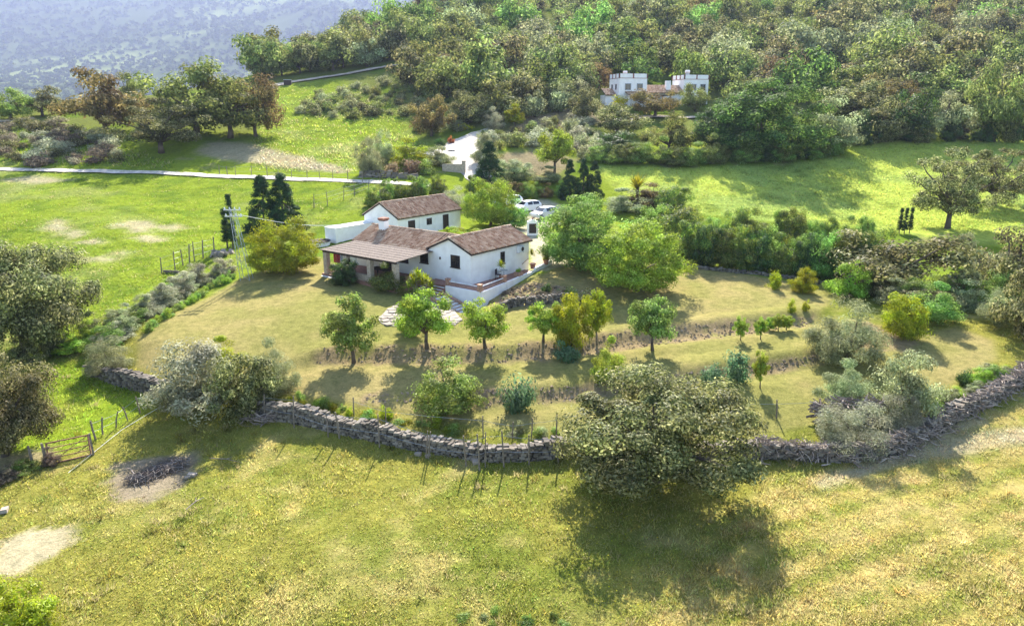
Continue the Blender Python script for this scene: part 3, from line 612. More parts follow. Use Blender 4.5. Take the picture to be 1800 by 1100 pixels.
# left side
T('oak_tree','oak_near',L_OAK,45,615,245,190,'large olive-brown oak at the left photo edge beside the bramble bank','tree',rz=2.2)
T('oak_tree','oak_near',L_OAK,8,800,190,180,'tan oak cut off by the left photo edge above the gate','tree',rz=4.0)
T('low_bush','bush',L_LIME,30,1130,170,120,'yellow-green bush in the bottom left photo corner','bush')
T('grey_bush','bush',L_GREY,350,715,170,118,'pale grey flowering bush, left part of the thicket at the wall corner','bush')
T('grey_bush','bush',L_OAK,430,728,120,112,'grey-leaved bush with dark gaps in the middle of the corner thicket','bush')
T('corner_bush','bush',L_LIME,398,655,78,66,'lime green bush rising behind the grey corner thicket','bush')
T('corner_bush','fine',L_OLIVE,480,690,90,98,'olive green bush at the right of the corner thicket','bush')
T('field_bush','fine',L_OLIVE,196,655,84,66,'light olive bush on the end of the bramble bank','bush')
T('oak_tree','oak',L_OAKB,186,236,165,106,'russet oak with a bare trunk on the far left slope','tree')
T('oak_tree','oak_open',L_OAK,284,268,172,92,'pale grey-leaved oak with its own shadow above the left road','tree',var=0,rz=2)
T('oak_tree','oak',L_OAKG,345,240,180,126,'tallest dark green oak of the left group','tree')
T('oak_tree','oak',L_OAKG,405,242,160,104,'green oak in the middle of the left group','tree')
T('oak_tree','oak',L_OAKB,450,240,110,100,'brownish right-hand oak of the left group','tree')
T('oak_tree','oak',L_OAKG,228,190,64,60,'dark oak crown showing behind the russet oak','tree')
T('oak_tree','oak',L_MID,20,212,90,54,'bright green tree at the left photo edge above the slope','tree')
T('oak_tree','oak',L_OAK,75,205,80,50,'small grey oak beside the bright green tree at the left edge','tree')
# around the driveway
T('oak_tree','oak',L_OAKB,758,240,80,68,'russet-topped round oak left of the driveway bend','tree')
T('oak_tree','oak',L_OAK,815,222,80,60,'grey oak leaning over the driveway bend','tree')
T('roadside_tree','fine',L_OLIVE,650,308,54,66,'round grey-green tree at the roadside below the slope','tree')
T('roadside_tree','fine',L_OLIVE,674,290,48,60,'second grey-green round tree behind the roadside one','tree')
T('roadside_bush','bush',L_LIME,722,290,80,46,'yellow-green bush between the roadside trees and the drive','bush')
T('roadside_bush','bush',L_OLIVE,774,291,52,34,'grey oleander beside the drive fork','bush')
T('roadside_bush','shrub',L_PINK,688,306,40,24,'pinkish leaved bush on the roadside bank','bush')
T('roadside_bush','shrub',L_PINK,722,304,44,24,'pinkish tan bush in the middle of the roadside bank','bush')
T('roadside_bush','shrub',L_MID,750,306,34,26,'green bush at the right end of the roadside bank','bush')
T('roadside_bush','shrub',L_RED,794,252,14,12,'small orange-red bush at the drive fork','bush')
T('roadside_bush','shrub',L_DARK,776,257,24,14,'dark low bush left of the orange-red bush','bush')
T('roadside_bush','shrub',L_YEL,815,228,34,12,'yellow flowering patch under the grey driveway oak','bush')
T('driveway_tree','fine',L_GREY,868,230,40,40,'pale silver tree right of the driveway top','tree')
T('driveway_tree','fruit',L_LIME,905,226,38,42,'pale yellow-green tree on the bare bank','tree')
T('driveway_bush','bush',L_OLIVE,850,288,46,52,'grey-green bush on the right edge of the driveway','bush')
T('driveway_bush','shrub',L_DARK,852,242,20,15,'small dark clipped bush by the driveway bend','bush')
T('driveway_tree','fruit',L_GREEN,974,308,70,76,'airy pale green tree on the bare soil by the drive','tree')
T('driveway_bush','bush',L_OLIVE,905,318,70,36,'grey-green oleander mass behind the cars','bush')
T('driveway_bush','bush',L_OLIVE,960,322,60,30,'grey-green oleander left of the three conifers','bush')
T('yard_tree','fine',L_GREY,800,368,44,40,'pale grey-green tree behind the back house','tree')
# beside the hill house
T('yellow_bush','shrub',L_YEL,1088,193,40,24,'bright yellow flowering bush in front of the hill house','bush')
T('hill_tree','oak',L_OAKB,1150,206,92,46,'russet-green tree in front of the hill house','tree')
T('hill_tree','oak',L_OAK,1030,212,76,54,'grey oak left below the hill house','tree')
T('hill_tree','oak',L_OAKG,1222,196,60,46,'green tree between the hill house and the great dark tree','tree')
T('great_tree','broad',L_DEEP,1345,274,206,124,'great dark green tree at the edge of the right-hand field','tree',var=0,rz=1.4)
T('great_tree','broad',L_DARK,1270,268,120,84,'dark green tree leaning on the left of the great tree','tree',var=1)
T('edge_tree','bush',L_OLIVE,1460,268,110,92,'silver olive tree right of the great dark tree','tree')
T('edge_tree','oak',L_OAKG,1175,272,100,70,'deep green tree left in the shaded field edge','tree')
T('edge_tree','bush',L_DARK,1090,274,96,40,'low dark thicket at the left end of the field edge','tree')
T('edge_tree','oak',L_OAK,1085,240,110,54,'grey oak above the low dark thicket','tree')
for i,(x,y,w,h,mt,lb) in enumerate([(1540,250,110,80,L_OAK,'grey-green tree first right of the silver olive tree at the field edge'),(1600,248,96,88,L_DARK,'dark tree in the middle of the right field edge'),(1660,246,100,80,L_OLIVE,'olive toned tree in the right field edge'),(1745,248,120,128,L_OAKG,'tallest green tree at the right field edge'),(1800,248,90,80,L_OAKG,'dark oak at the right end of the field edge'),(1500,205,130,60,L_OAK,'broad tan oak above the silver olive tree'),(1580,196,110,56,L_OAKB,'pinkish brown oak above the right field edge'),(1700,192,100,54,L_OAK,'grey oak behind the tallest green tree')]):
    T('edge_tree','oak',mt,x,y,w,h,lb,'tree')
# palms / laurels between walnuts and field
T('laurel','bush',L_LAUREL,1190,445,110,80,'dark glossy laurel between the walnut trees and the tall hedge','bush')
T('laurel','bush',L_LAUREL,1180,375,70,48,'dark laurel at the near edge of the right-hand field','bush')
T('laurel','bush',L_OLIVE,1100,372,84,40,'grey lavender-like bush behind the walnut trees','bush')
T('laurel','bush',L_OAKB,1145,362,80,40,'brown-green bush at the left corner of the right-hand field','bush')
T('laurel','bush',L_MID,1145,420,80,60,'leafy green bush tucked behind the right walnut tree','bush')
# hedges and filler along the right
hedge('field_edge_scrub','bush',[L_DARK,L_MID,L_OAKG],[(1062,286),(1120,288),(1180,290),(1240,288),(1300,286),(1370,284),(1430,276),(1480,268)],2.2,4.6,3.6,'dense dark undergrowth below the great tree at the field edge','hedge',.3,.35,.9)
hedge('field_edge_scrub','bush',[L_OLIVE,L_DARK,L_OAK],[(1500,255),(1560,250),(1620,247),(1680,247),(1740,248),(1800,249)],2.4,5.0,4.6,'dense grey-green undergrowth along the far right field edge','hedge',.3,.35,.9)
hedge('lawn_end_scrub','bush',[L_OLIVE,L_MID,L_OAK],[(1500,505),(1540,520),(1590,535),(1640,540),(1690,530),(1740,525),(1790,530)],1.4,3.0,2.3,'thick mixed scrub closing the right end of the lawn','hedge',.35,.35,.7)
hedge('right_edge_scrub','bush',[L_OAK,L_OLIVE,L_DRYL],[(1690,470),(1730,480),(1770,490),(1810,500)],1.6,3.2,2.6,'tan scrub below the garden path at the right edge','hedge',.35,.35,.8)
hedge('tall_hedge','bush',[L_LAUREL,L_LAUREL,L_DARK,L_MID],[(1205,462),(1280,470),(1350,477),(1430,485),(1510,486),(1560,478)],1.1,3.3,3.9,'long tall clipped laurel hedge above the right lawn','hedge',.18,.12,.35,True)
hedge('back_hedge','bush',[L_LAUREL,L_MID,L_LAUREL],[(1215,425),(1290,428),(1380,430),(1470,432),(1540,430)],1.9,3.2,3.2,'uneven second hedge behind the tall laurel hedge','hedge',.3,.3,.6)
hedge('yard_hedge','bush',[L_LAUREL,L_LAUREL,L_MID],[(655,362),(690,350),(730,346),(770,344),(800,346)],1.8,3.0,3.0,'laurel hedge behind the back house along the road','hedge',.25,.2,.4,True)
hedge('car_park_hedge','bush',[L_LAUREL,L_OAKB,L_MID],[(830,338),(880,344),(930,347),(985,346)],1.6,2.4,2.4,'clipped hedge with russet tips behind the parked cars','hedge',.2,.15,.3,True)
hedge('bramble_bank','bush',[L_GREY,L_OLIVE,L_GREY,L_MID],[(395,488),(350,500),(310,520),(270,545),(235,565),(205,590),(180,618)],.8,2.3,1.5,'long bank of grey brambles along the left edge of the lawn','hedge',.3,.35,.8)
hedge('nettle_strip','shrub',[L_MID,L_GREEN],[(408,492),(370,508),(330,535),(285,562),(258,584)],.6,.9,.6,'strip of low green weeds between the brambles and the lawn','plants',.3,.4,.3)
hedge('wall_weeds','shrub',[L_GREEN,L_MID,L_LIME],[(510,706),(560,716),(620,726),(680,738),(740,750),(800,762)],.55,.8,.55,'tufts of bright weeds along the top of the dry stone wall','plants',.4,.5,.3)
hedge('wall_weeds','shrub',[L_MID,L_OLIVE],[(900,764),(960,766),(1010,762)],.6,.7,.5,'short run of weeds on the wall left of the foreground oak','plants',.4,.5,.3)
hedge('heap_weeds','bush',[L_MID,L_OLIVE,L_GREEN],[(1650,716),(1700,692),(1740,670),(1770,652)],.9,1.5,.9,'weedy scrub between the right end of the lawn and the brush heap','plants',.3,.3,.4)
hedge('field_weeds','shrub',[L_DEEP,L_MID],[(815,1090),(870,1080),(920,1094),(960,1078),(1005,1092)],.55,.55,.26,'dark green weeds in the grass at the bottom centre of the photo','plants',.5,.5,.5)
hedge('gate_brambles','bush',[L_OAK,L_DRYL,L_MID],[(-10,860),(20,842),(55,828),(95,818)],.8,1.4,.9,'dark brambles below the rusty gate at the left photo edge','plants',.3,.4,.4)
hedge('ditch_scrub','bush',[L_MID,L_OAK,L_GREEN],[(60,640),(100,625),(140,605),(170,580)],1.3,2.6,2.0,'dense scrub in the ditch under the left oak','plants',.3,.35,.6)

# ------------------------------------------------------------------ scrub on the left slopes and the wooded hillside
r2 = random.Random(11)
def scatter(poly, n, mind, tries=12000, avoid=(), seed=1):
    r = random.Random(seed); P = wpoly(poly); P[:,0] *= np.minimum(1, 350/P[:,1]); P[:,1] = np.minimum(P[:,1], 350); lo = P.min(0); hi = P.max(0); out = []
    X = np.array([[r.uniform(lo[0], hi[0]), r.uniform(lo[1], hi[1])] for _ in range(tries)])
    ok = (poly_sd(X[:,0], X[:,1], P) < 0) & (X[:,1] < 360)
    for A, dd in avoid: ok &= poly_sd(X[:,0], X[:,1], A) > dd
    cell = {}
    for x, y in X[ok]:
        m = mind*(1+max(0, y-170)/900); k = (int(x//m), int(y//m))
        if all((x-a)**2+(y-b)**2 >= m*m for i in (-1,0,1) for j in (-1,0,1) for a, b in cell.get((k[0]+i, k[1]+j), [])):
            cell.setdefault(k, []).append((x, y)); out.append((x, y))
            if len(out) >= n: break
    return out
HILLH = wpoly([(1055,190),(1070,170),(1262,170),(1262,186),(1180,205)])
AV = [(Z_HILLG[0], 4), (HILLH, 4)]
wood = scatter([(440,142),(452,118),(560,74),(680,52),(770,26),(900,16),(1200,8),(1500,8),(1850,18),(1850,190),(1660,196),(1490,195),(1470,180),(1400,185),(1270,192),(1150,170),(1050,175),(960,190),(860,212),(830,205),(700,160),(745,118),(620,124),(500,140)], 290, 8.6, 30000, AV, 3)
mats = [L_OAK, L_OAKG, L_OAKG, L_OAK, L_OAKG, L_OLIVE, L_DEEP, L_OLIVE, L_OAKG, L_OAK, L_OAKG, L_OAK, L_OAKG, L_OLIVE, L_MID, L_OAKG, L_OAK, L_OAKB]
nm = {L_OAK.name:'grey-tan', L_OAKG.name:'dull green', L_OAKB.name:'russet', L_OLIVE.name:'silvery olive', L_GREEN.name:'fresh green', L_MID.name:'leaf-green', L_DEEP.name:'deep green'}
def trackd(x, y): return line_d(np.array([x]), np.array([y]), L_HT)[0]
L_HT = [at(*q) for q in [(470,154),(560,137),(620,128),(680,119),(745,111)]]
for x, y in wood:
    if trackd(x, y) < 4: continue
    mt = r2.choice(mats); w = r2.choice([10, 11, 12.5, 14, 16.5])*r2.uniform(.93, 1.07); h = w*r2.uniform(.62, .85)
    px = 900+FPX*x/(y*math.cos(PITCH))
    side = next(n_ for lim, n_ in [(560,'above the hill track start'),(680,'above the hill track middle'),(780,'above the hill track end'),(900,'above the driveway bend'),(1050,'left of the hill house'),(1160,'behind the left hill tower'),(1290,'behind the right hill tower'),(1400,'above the great dark tree'),(1500,'around the hillside clearing'),(1640,'above the silver olive tree'),(9999,'by the right photo edge')] if px < lim)
    far = 'lowest row' if y < 185 else ('middle rows' if y < 250 else 'top rows')
    size = 'large ' if w > 13 else ('small ' if w < 11.8 else '')
    plant_at('hill_oak', 'oak_far', mt, (x, y, gz(x, y)-.1), w, h, '%s%s oak %s, %s' % (size, nm[mt.name], side, far), 'tree', 'oaks of the wooded hillside')
for q in [(490,142,50,38),(540,135,52,44),(600,127,64,50),(650,120,56,46),(700,116,60,50),(745,112,60,48),(455,150,44,36)]:
    x, y = at(q[0], q[1]-4); mt = r2.choice([L_OAK, L_OAKG]); s = y/FPX
    plant_at('hill_oak', 'oak_far', mt, (x, y+3, gz(x, y+3)), q[2]*s*1.1, q[3]*s*1.1, '%s oak standing along the upper side of the hill track' % nm[mt.name], 'tree', 'oaks along the hill track, '+nm[mt.name])
nm[L_GREY.name] = 'silvery'; nm[L_DRYL.name] = 'brownish dry'
def sz(w): return 'small' if w < 2.8 else ('middling' if w < 3.8 else 'large')
def rw(y, a, b): return 'in front' if y < a else ('half way up' if y < b else 'high up')
scrub = scatter([(520,200),(560,165),(640,150),(730,150),(820,200),(830,230),(740,240),(700,200),(620,210)], 70, 3.0, 6000, (), 5)
for x, y in scrub:
    w = r2.uniform(2, 5); mt = r2.choice([L_OAK, L_OLIVE, L_OAKG, L_OAK]); plant_at('scrub_bush', 'shrub', mt, (x, y, gz(x, y)-.1), w, w*.55, '%s %s scrub %s, slope left of driveway bend' % (sz(w), nm[mt.name], rw(y, 142, 154)), 'bush', 'scrub on the slope left of the driveway bend')
scrub = scatter([(0,275),(0,225),(90,220),(200,245),(230,285),(60,292)], 46, 2.6, 5000, (), 6)
for x, y in scrub:
    w = r2.uniform(2, 5); mt = r2.choice([L_OAK, L_GREY, L_DRYL]); plant_at('scrub_bush', 'shrub', mt, (x, y, gz(x, y)-.1), w, w*.45, '%s %s scrub %s, slope left of grey oak' % (sz(w), nm[mt.name], rw(y, 120, 128)), 'bush', 'scrub left of the pale grey oak')
scrub = scatter([(860,300),(860,245),(900,232),(1040,200),(1060,250),(1040,285),(1000,262),(900,262)], 40, 3.2, 5000, (), 8)
for x, y in scrub:
    w = r2.uniform(2.4, 5); mt = r2.choice([L_OAK, L_OLIVE, L_GREY, L_OAKG]); plant_at('scrub_bush', 'shrub', mt, (x, y, gz(x, y)-.1), w, w*.6, '%s %s scrub %s, bare terraces right of driveway' % (sz(w), nm[mt.name], rw(y, 126, 140)), 'bush', 'scrub right of the driveway')
scrub = scatter([(850,215),(900,180),(1030,152),(1030,178),(980,200),(900,225)], 26, 5.0, 5000, (), 9)
for x, y in scrub:
    w = r2.uniform(6, 9); mt = r2.choice([L_OAK, L_OLIVE, L_OAKG]); plant_at('hill_oak', 'oak_far', mt, (x, y, gz(x, y)-.1), w, w*.7, '%s oak %s, grove left of hill house' % (nm[mt.name], rw(y, 150, 165)), 'tree', 'oaks in the grove left of the hill house')
def ordinals():
    """a few look-alikes in one place: say which one from the left"""
    W_ = ['leftmost','second from left','third from left','fourth from left','fifth from left','sixth from left','seventh from left','eighth from left']; by = {}
    for o in COL.objects:
        if o.type == 'EMPTY' and 'label' in o: by.setdefault(o['label'], []).append(o)
    for lb, os_ in by.items():
        if 1 < len(os_) <= 8:
            os_.sort(key=lambda o: o.location.x/o.location.y)
            for i, o in enumerate(os_): o['label'] = lb+', '+(W_[i] if i < len(os_)-1 or i == 0 else 'rightmost')
ordinals()
# the far forest: one mass of crowns
def far_forest():
    r = np.random.default_rng(5); n = 30000
    y = np.exp(r.uniform(math.log(170), math.log(5300), n)); x = y*r.uniform(-.85, .25, n)
    z = ground_h(x, y); px = 900+FPX*x/(y*math.cos(PITCH)); keep = y > 560; keep &= vnoise(x*.004, y*.004, 3) > .18
    x, y, z = x[keep], y[keep], z[keep]; n = len(x); s = r.uniform(4.0, 8.5, n)*np.clip(y/1000, .9, 3.4)
    m = 8; ci = np.repeat(np.arange(n), m); d = unit(r.normal(size=(n*m,3))); d[:,2] = np.abs(d[:,2])*.8
    P = np.stack([x, y, z+s*.15], -1)[ci]+d*(s[ci]*r.uniform(.5, 1, n*m)*.62)[:,None]
    V, F, cl = leaves(P, unit(d+r.normal(size=d.shape)*.3), s[ci]*r.uniform(.22, .40, n*m), r.random(n)[ci], .8, r)
    o = link('far_forest', mesh_np('far_forest', V, F, {'clump': cl}), L_FAR); o['kind'] = 'stuff'
    tag(o, 'hazy mass of trees covering the far valley and mountain slope', 'forest')
far_forest()
# ------------------------------------------------------------------ building materials
M_WHITE = plain('limewash', (.92,.885,.85), .85, .02, 1.3, .15, c2=(.84,.80,.765), bscale=20)
M_WHITE2 = plain('limewash_worn', (.74,.74,.73), .9, .06, 2.0, .2, c2=(.58,.57,.55), bscale=20)
M_TILE = island('roof_tile', [(.30,.18,.115),(.39,.255,.17),(.51,.375,.27),(.42,.285,.19),(.58,.45,.33),(.34,.215,.145)], .9, .1, .3)
M_TILEB = plain('tile_bed', (.045,.032,.028), .95, .2, 5)
M_TERRA = plain('terracotta', (.36,.17,.11), .85, .15, 6, .1)
M_FLOOR = plain('clay_floor', (.30,.155,.115), .8, .15, 5, .1)
M_BRICKC = plain('brick_cap', (.42,.24,.16), .9, .2, 8, .2)
M_WOODD = plain('dark_wood', (.045,.028,.022), .6, .2, 12)
M_GLASS = plain('window_glass', (.02,.024,.03), .08, .1, 2, spec=.8)
M_MAT = plain('heather_matting', (.155,.122,.10), .95, .22, 7, .5, bscale=60)
M_POST = plain('rendered_post', (.45,.36,.27), .9, .15, 5, .2)
M_STONE = island('field_stone', [(.11,.098,.082),(.19,.168,.14),(.27,.24,.20),(.075,.066,.055),(.22,.188,.15)], .95, .1, .5)
M_FLAG = island('flagstone', [(.27,.235,.19),(.36,.31,.255),(.31,.265,.215)], .9, .1, .3)
M_METAL = plain('galvanised', (.42,.44,.46), .45, .15, 20, metal=.6)
M_RUST = plain('rusty_iron', (.26,.13,.08), .85, .3, 14, .2)
M_WEATH = plain('weathered_wood', (.20,.165,.13), .95, .25, 16, .3)
M_DARKF = plain('dark_fabric', (.035,.025,.03), .8, .2, 10)
M_CLOTHR = plain('red_cloth', (.30,.05,.05), .9, .2, 8); M_CLOTHB = plain('grey_cloth', (.30,.32,.40), .9, .2, 8)
M_PLASTW = plain('white_plastic', (.75,.76,.77), .4, .04, 5)
M_PINK = plain('dull_red_trim', (.30,.13,.10), .85, .1, 5)
HA = math.atan2(HU[1], HU[0])

def tile_slope(mb, bed, p0, e, up, L, S, pitch=.27, course=.42, r=.092):
    """barrel tiles on a slope: p0 lower corner, e unit along the eave (length L), up unit up the slope (length S)"""
    p0, e, up = Vector(p0), Vector(e).normalized(), Vector(up).normalized(); n = e.cross(up)
    if n.z < 0: n = -n
    nc = int(L/pitch); nr = int(S/course)+1; pitch = L/nc
    for i in range(nc):
        for j in range(nr):
            a = p0+e*((i+.5)*pitch+random.uniform(-.012,.012))+up*(j*course-.04); ln = course+.07
            if j*course+ln > S+.06: ln = S+.06-j*course
            if ln < .08: continue
            h = .03+random.uniform(0,.014); vs = []
            for (t, rr, z) in ((0, r, h+.012), (ln, r*.86, h-.004)):
                for k in range(5):
                    an = math.pi*k/4; vs.append(a+up*t+e*(-math.cos(an)*rr)+n*(math.sin(an)*rr*1.25+z))
            mb.add(vs, [(k,k+1,k+6,k+5) for k in range(4)]+[(4,3,2,1,0)])
    q = [p0-up*.05, p0+e*L-up*.05, p0+e*L+up*S, p0+up*S]
    bed.add([v-n*.08 for v in q]+[v+n*.02 for v in q], [(0,1,2,3),(7,6,5,4),(0,4,5,1),(1,5,6,2),(2,6,7,3),(3,7,4,0)])
def ridge_tiles(mb, a, b, r=.13, step=.36):
    a, b = Vector(a), Vector(b); n = max(2, int((b-a).length/step)); d = (b-a).normalized(); s = Vector((-d.y, d.x, 0)).normalized()
    for i in range(n):
        p = a.lerp(b, i/n)+Vector((0,0,random.uniform(-.01,.015))); ln = (b-a).length/n+.05; vs = []
        for t, rr in ((0, r), (ln, r*.85)):
            for k in range(5):
                an = math.pi*k/4; vs.append(p+d*t-s*math.cos(an)*rr+Vector((0,0,math.sin(an)*rr)))
        mb.add(vs, [(k,k+1,k+6,k+5) for k in range(4)]+[(4,3,2,1,0),(5,6,7,8,9)])
def window(parent, face, a0, a1, z0, z1, axis, grille=True, sill=True, shutter=False, name='window', off=.0):
    """axis 'x': wall plane at x=face looking to -x, a along y; axis 'y': wall plane y=face looking to -y, a along x"""
    def bx(mb, n0, n1, p0, p1, q0, q1):
        return mb.box((face+n0, p0, q0), (face+n1, p1, q1)) if axis == 'x' else mb.box((p0, face+n0, q0), (p1, face+n1, q1))
    w = bx(MB(), -.012, .05, a0, a1, z0, z1).build(name, M_GLASS, parent)
    f = MB(); t = .07
    for p0, p1, q0, q1 in ((a0-t,a0,z0-t,z1+t),(a1,a1+t,z0-t,z1+t),(a0,a1,z1,z1+t),(a0,a1,z0-t,z0)): bx(f, -.05, .05, p0, p1, q0, q1)
    m = (a0+a1)/2; bx(f, -.035, .05, m-.035, m+.035, z0, z1); bx(f, -.03, .05, a0, a1, (z0+z1)/2-.02, (z0+z1)/2+.02)
    f.build('frame', M_WOODD, w)
    if grille:
        g = MB()
        for i in range(1, 6):
            c = a0+(a1-a0)*i/6; bx(g, -.075, -.06, c-.012, c+.012, z0-.03, z1+.03)
        g.build('grille', M_WOODD, w)
    if sill: bx(MB(), -.12, .03, a0-.12, a1+.12, z0-.14, z0-.075).build('sill', M_TILEB, w)
    return w
def door(parent, face, a0, a1, z0, z1, axis):
    def bx(mb, n0, n1, p0, p1, q0, q1):
        return mb.box((face+n0, p0, q0), (face+n1, p1, q1)) if axis == 'x' else mb.box((p0, face+n0, q0), (p1, face+n1, q1))
    d = bx(MB(), -.02, .05, a0, a1, z0, z1).build('door', M_WOODD, parent)
    f = MB()
    for p0, p1, q0, q1 in ((a0-.09,a0,z0,z1+.09),(a1,a1+.09,z0,z1+.09),(a0,a1,z1,z1+.09)): bx(f, -.05, .05, p0, p1, q0, q1)
    f.build('frame', M_WOODD, d); return d

# ------------------------------------------------------------------ main house
H = thing('farmhouse', 'white farmhouse with red-brown barrel tile roofs and a covered porch', 'house', (HC[0], HC[1], 0), HA)
RL, RW = 8.3, 4.6; EZ, PZ = 2.66, 3.66
wl = MB()
wl.add([(0,0,-.6),(0,RW,-.6),(0,RW,EZ),(0,RW/2,PZ-.06),(0,0,EZ)]+[(RL,0,-.6),(RL,RW,-.6),(RL,RW,EZ),(RL,RW/2,PZ-.06),(RL,0,EZ)], [(0,4,3,2,1),(5,6,7,8,9),(0,5,9,4),(1,2,7,6),(2,3,8,7),(3,4,9,8)])
wl.build('right_wing_wall', M_WHITE, H)
LX0, LX1, LY0, LY1 = .06, 4.9, RW+.01, 14.2; LE, LP, LRX = 2.40, 3.42, 2.45
wl = MB(); wl.add([(LX0,LY0,-.6),(LX1,LY0,-.6),(LX1,LY0,LE),(LRX,LY0,LP-.06),(LX0,LY0,LE),(LX0,LY1,-.6),(LX1,LY1,-.6),(LX1,LY1,LE),(LRX,LY1,LP-.06),(LX0,LY1,LE)], [(4,3,2,1,0),(5,6,7,8,9),(0,5,9,4),(1,2,7,6),(2,3,8,7),(3,4,9,8)])
wl.build('left_wing_wall', M_WHITE, H)
def roof_pair(parent, ridge_a, ridge_b, eaves, nm):
    """eaves: list of (lower corner, along-vector) for both slopes"""
    rt = MB(); bed = MB(); 
    for (p, q) in eaves:
        p, q = Vector(p), Vector(q); ra = Vector(ridge_a); up = (ra-p); e = (q-p); up = up-e.normalized()*up.dot(e.normalized())
        tile_slope(rt, bed, p, e, up, e.length, up.length)
    b = bed.build('roof', M_TILEB, parent); t = rt.build('roof_tiles', M_TILE, b); t['kind'] = 'stuff'
    rg = MB(); ridge_tiles(rg, Vector(ridge_a)+Vector((0,0,.05)), Vector(ridge_b)+Vector((0,0,.05))); rg.build('ridge_tiles', M_TILE, b)
    return b
ov = .22; sl_ = (PZ-EZ)/(RW/2); ez = EZ-ov*sl_
roof_pair(H, (-.2,RW/2,PZ), (RL+.25,RW/2,PZ), [((-.2,-ov,ez),(RL+.25,-ov,ez)),((-.2,RW+ov,ez),(RL+.25,RW+ov,ez))], 'right')
sl2 = (LP-LE)/(LRX-LX0); ez2 = LE-.3*sl2
roof_pair(H, (LRX,3.3,LP), (LRX,LY1+.2,LP), [((LX0-.3,RW+.25,ez2),(LX0-.3,LY1+.2,ez2)),((LX1+.2,RW+.1,LP-(LX1+.2-LRX)*sl2),(LX1+.2,LY1+.2,LP-(LX1+.2-LRX)*sl2))], 'left')
vf = MB(); bd = MB(); tile_slope(vf, bd, (LRX-1.1,3.2,LP-1.1*sl2-.01), (0,1,0), (1,0,sl2), 1.6, 1.1/math.cos(math.atan(sl2))); o = bd.build('roof', M_TILEB, H); q = vf.build('roof_tiles', M_TILE, o); q['kind'] = 'stuff'
cm = MB(); cm.box((LRX-.75,12.0,LP-.6),(LRX-.15,12.75,LP+.62)); ch = cm.build('chimney', M_WHITE, H)
cc = MB()
for k in range(3): cc.tube([(LRX-.85, 12.1+k*.27, LP+.80),(LRX-.05,12.1+k*.27,LP+.80)], .12, 8)
cc.build('chimney_pot', M_TERRA, ch); MB().box((LRX-.72,12.03,LP+.621),(LRX-.18,12.72,LP+.70)).build('chimney_cap', M_WOODD, ch)
window(H, 0, 1.25, 2.12, 1.32, 2.22, 'x'); window(H, LX0, 4.95, 5.75, 1.25, 2.1, 'x'); window(H, 0, 4.1, 4.55, 1.15, 2.05, 'y', False)
window(H, LX0, 7.4, 8.5, 1.0, 2.0, 'x'); door(H, LX0, 9.6, 10.6, 0, 2.05, 'x'); window(H, LX0, 11.6, 12.6, 1.0, 2.0, 'x')
MB().box((-.10,3.35,1.75),(0,3.45,1.95)).build('wall_lamp', M_WOODD, H)
MB().tube([(7.2,-.06,.55),(8.28,-.06,.95)], .025, 5).build('handrail', M_RUST, H)
# porch
pr = MB(); PX0, PXB, PY0, PY1, PZF, PZB = -4.5, -.02, 4.25, 13.7, 2.05, 2.30
pr.add([(PX0,PY0,PZF),(PXB,PY0,PZB),(PXB,PY1,PZB),(PX0,PY1,PZF)]+[(PX0,PY0,PZF+.06),(PXB,PY0,PZB+.06),(PXB,PY1,PZB+.06),(PX0,PY1,PZF+.06)], [(0,3,2,1),(4,5,6,7),(0,1,5,4),(1,2,6,5),(2,3,7,6),(3,0,4,7)])
proof = pr.build('porch_roof', M_MAT, H)
nb = 7
for k in range(nb):                                   # overlapping widths of matting
    x0 = PX0-.06+(PXB-PX0)*k/nb; x1 = PX0+.06+(PXB-PX0)*(k+1)/nb; z0 = PZF+(PZB-PZF)*k/nb+.064; z1 = PZF+(PZB-PZF)*(k+1)/nb+.064
    m = MB(); y0 = PY0-.05-random.uniform(0,.06); y1 = PY1+.05+random.uniform(0,.06)
    m.add([(x0,y0,z0+.02),(x1,y0,z1),(x1,y1,z1),(x0,y1,z0+.02),(x0,y0,z0),(x1,y0,z1-.03),(x1,y1,z1-.03),(x0,y1,z0)], [(0,1,2,3),(7,6,5,4),(0,4,5,1),(1,5,6,2),(2,6,7,3),(3,7,4,0)]); m.build('matting', M_MAT, proof)
bm = MB(); bm.box((PX0+.1,PY0+.1,PZF-.16),(PX0+.26,PY1-.1,PZF-.01)).build('beam', M_WOODD, proof)
for y in np.linspace(PY0+.5, PY1-.5, 10): MB().tube([(PX0+.05,y,PZF-.06),(PXB,y,PZB-.06)], .05, 5).build('rafter', M_WOODD, proof)
for y in (PY0+.35, PY0+3.4, PY0+6.4, PY1-.35): MB().box((PX0+.12,y-.22,-.7),(PX0+.54,y+.22,PZF-.162)).build('porch_post', M_POST, H)
MB().box((PX0+.05,PY0+.2,-.9),(-.02,PY1+.1,-.06)).build('porch_floor', M_FLOOR, H)
for y0, y1 in ((PY0+3.62,PY0+6.18),(PY0+6.62,PY1-2.0)): MB().box((PX0+.2,y0,-.059),(PX0+.42,y1,.5)).build('porch_parapet', M_POST, H)
for k in range(3): MB().box((PX0-.32*k-.28,PY1-1.9,-.9),(PX0-.32*k+.04,PY1-.1,-.22-.17*k)).build('porch_step', M_WHITE2, H)
MB().add([(.3,14.42,1.6),(2.2,14.42,1.75),(2.2,16.2,1.75),(.3,16.2,1.6),(.3,14.42,1.68),(2.2,14.42,1.83),(2.2,16.2,1.83),(.3,16.2,1.68)], [(0,3,2,1),(4,5,6,7),(0,1,5,4),(1,2,6,5),(2,3,7,6),(3,0,4,7)]).build('lean_to_roof', M_PLASTW, H)
MB().box((.4,14.21,-.6),(2.1,16.1,1.55)).build('lean_to_wall', M_WHITE2, H)
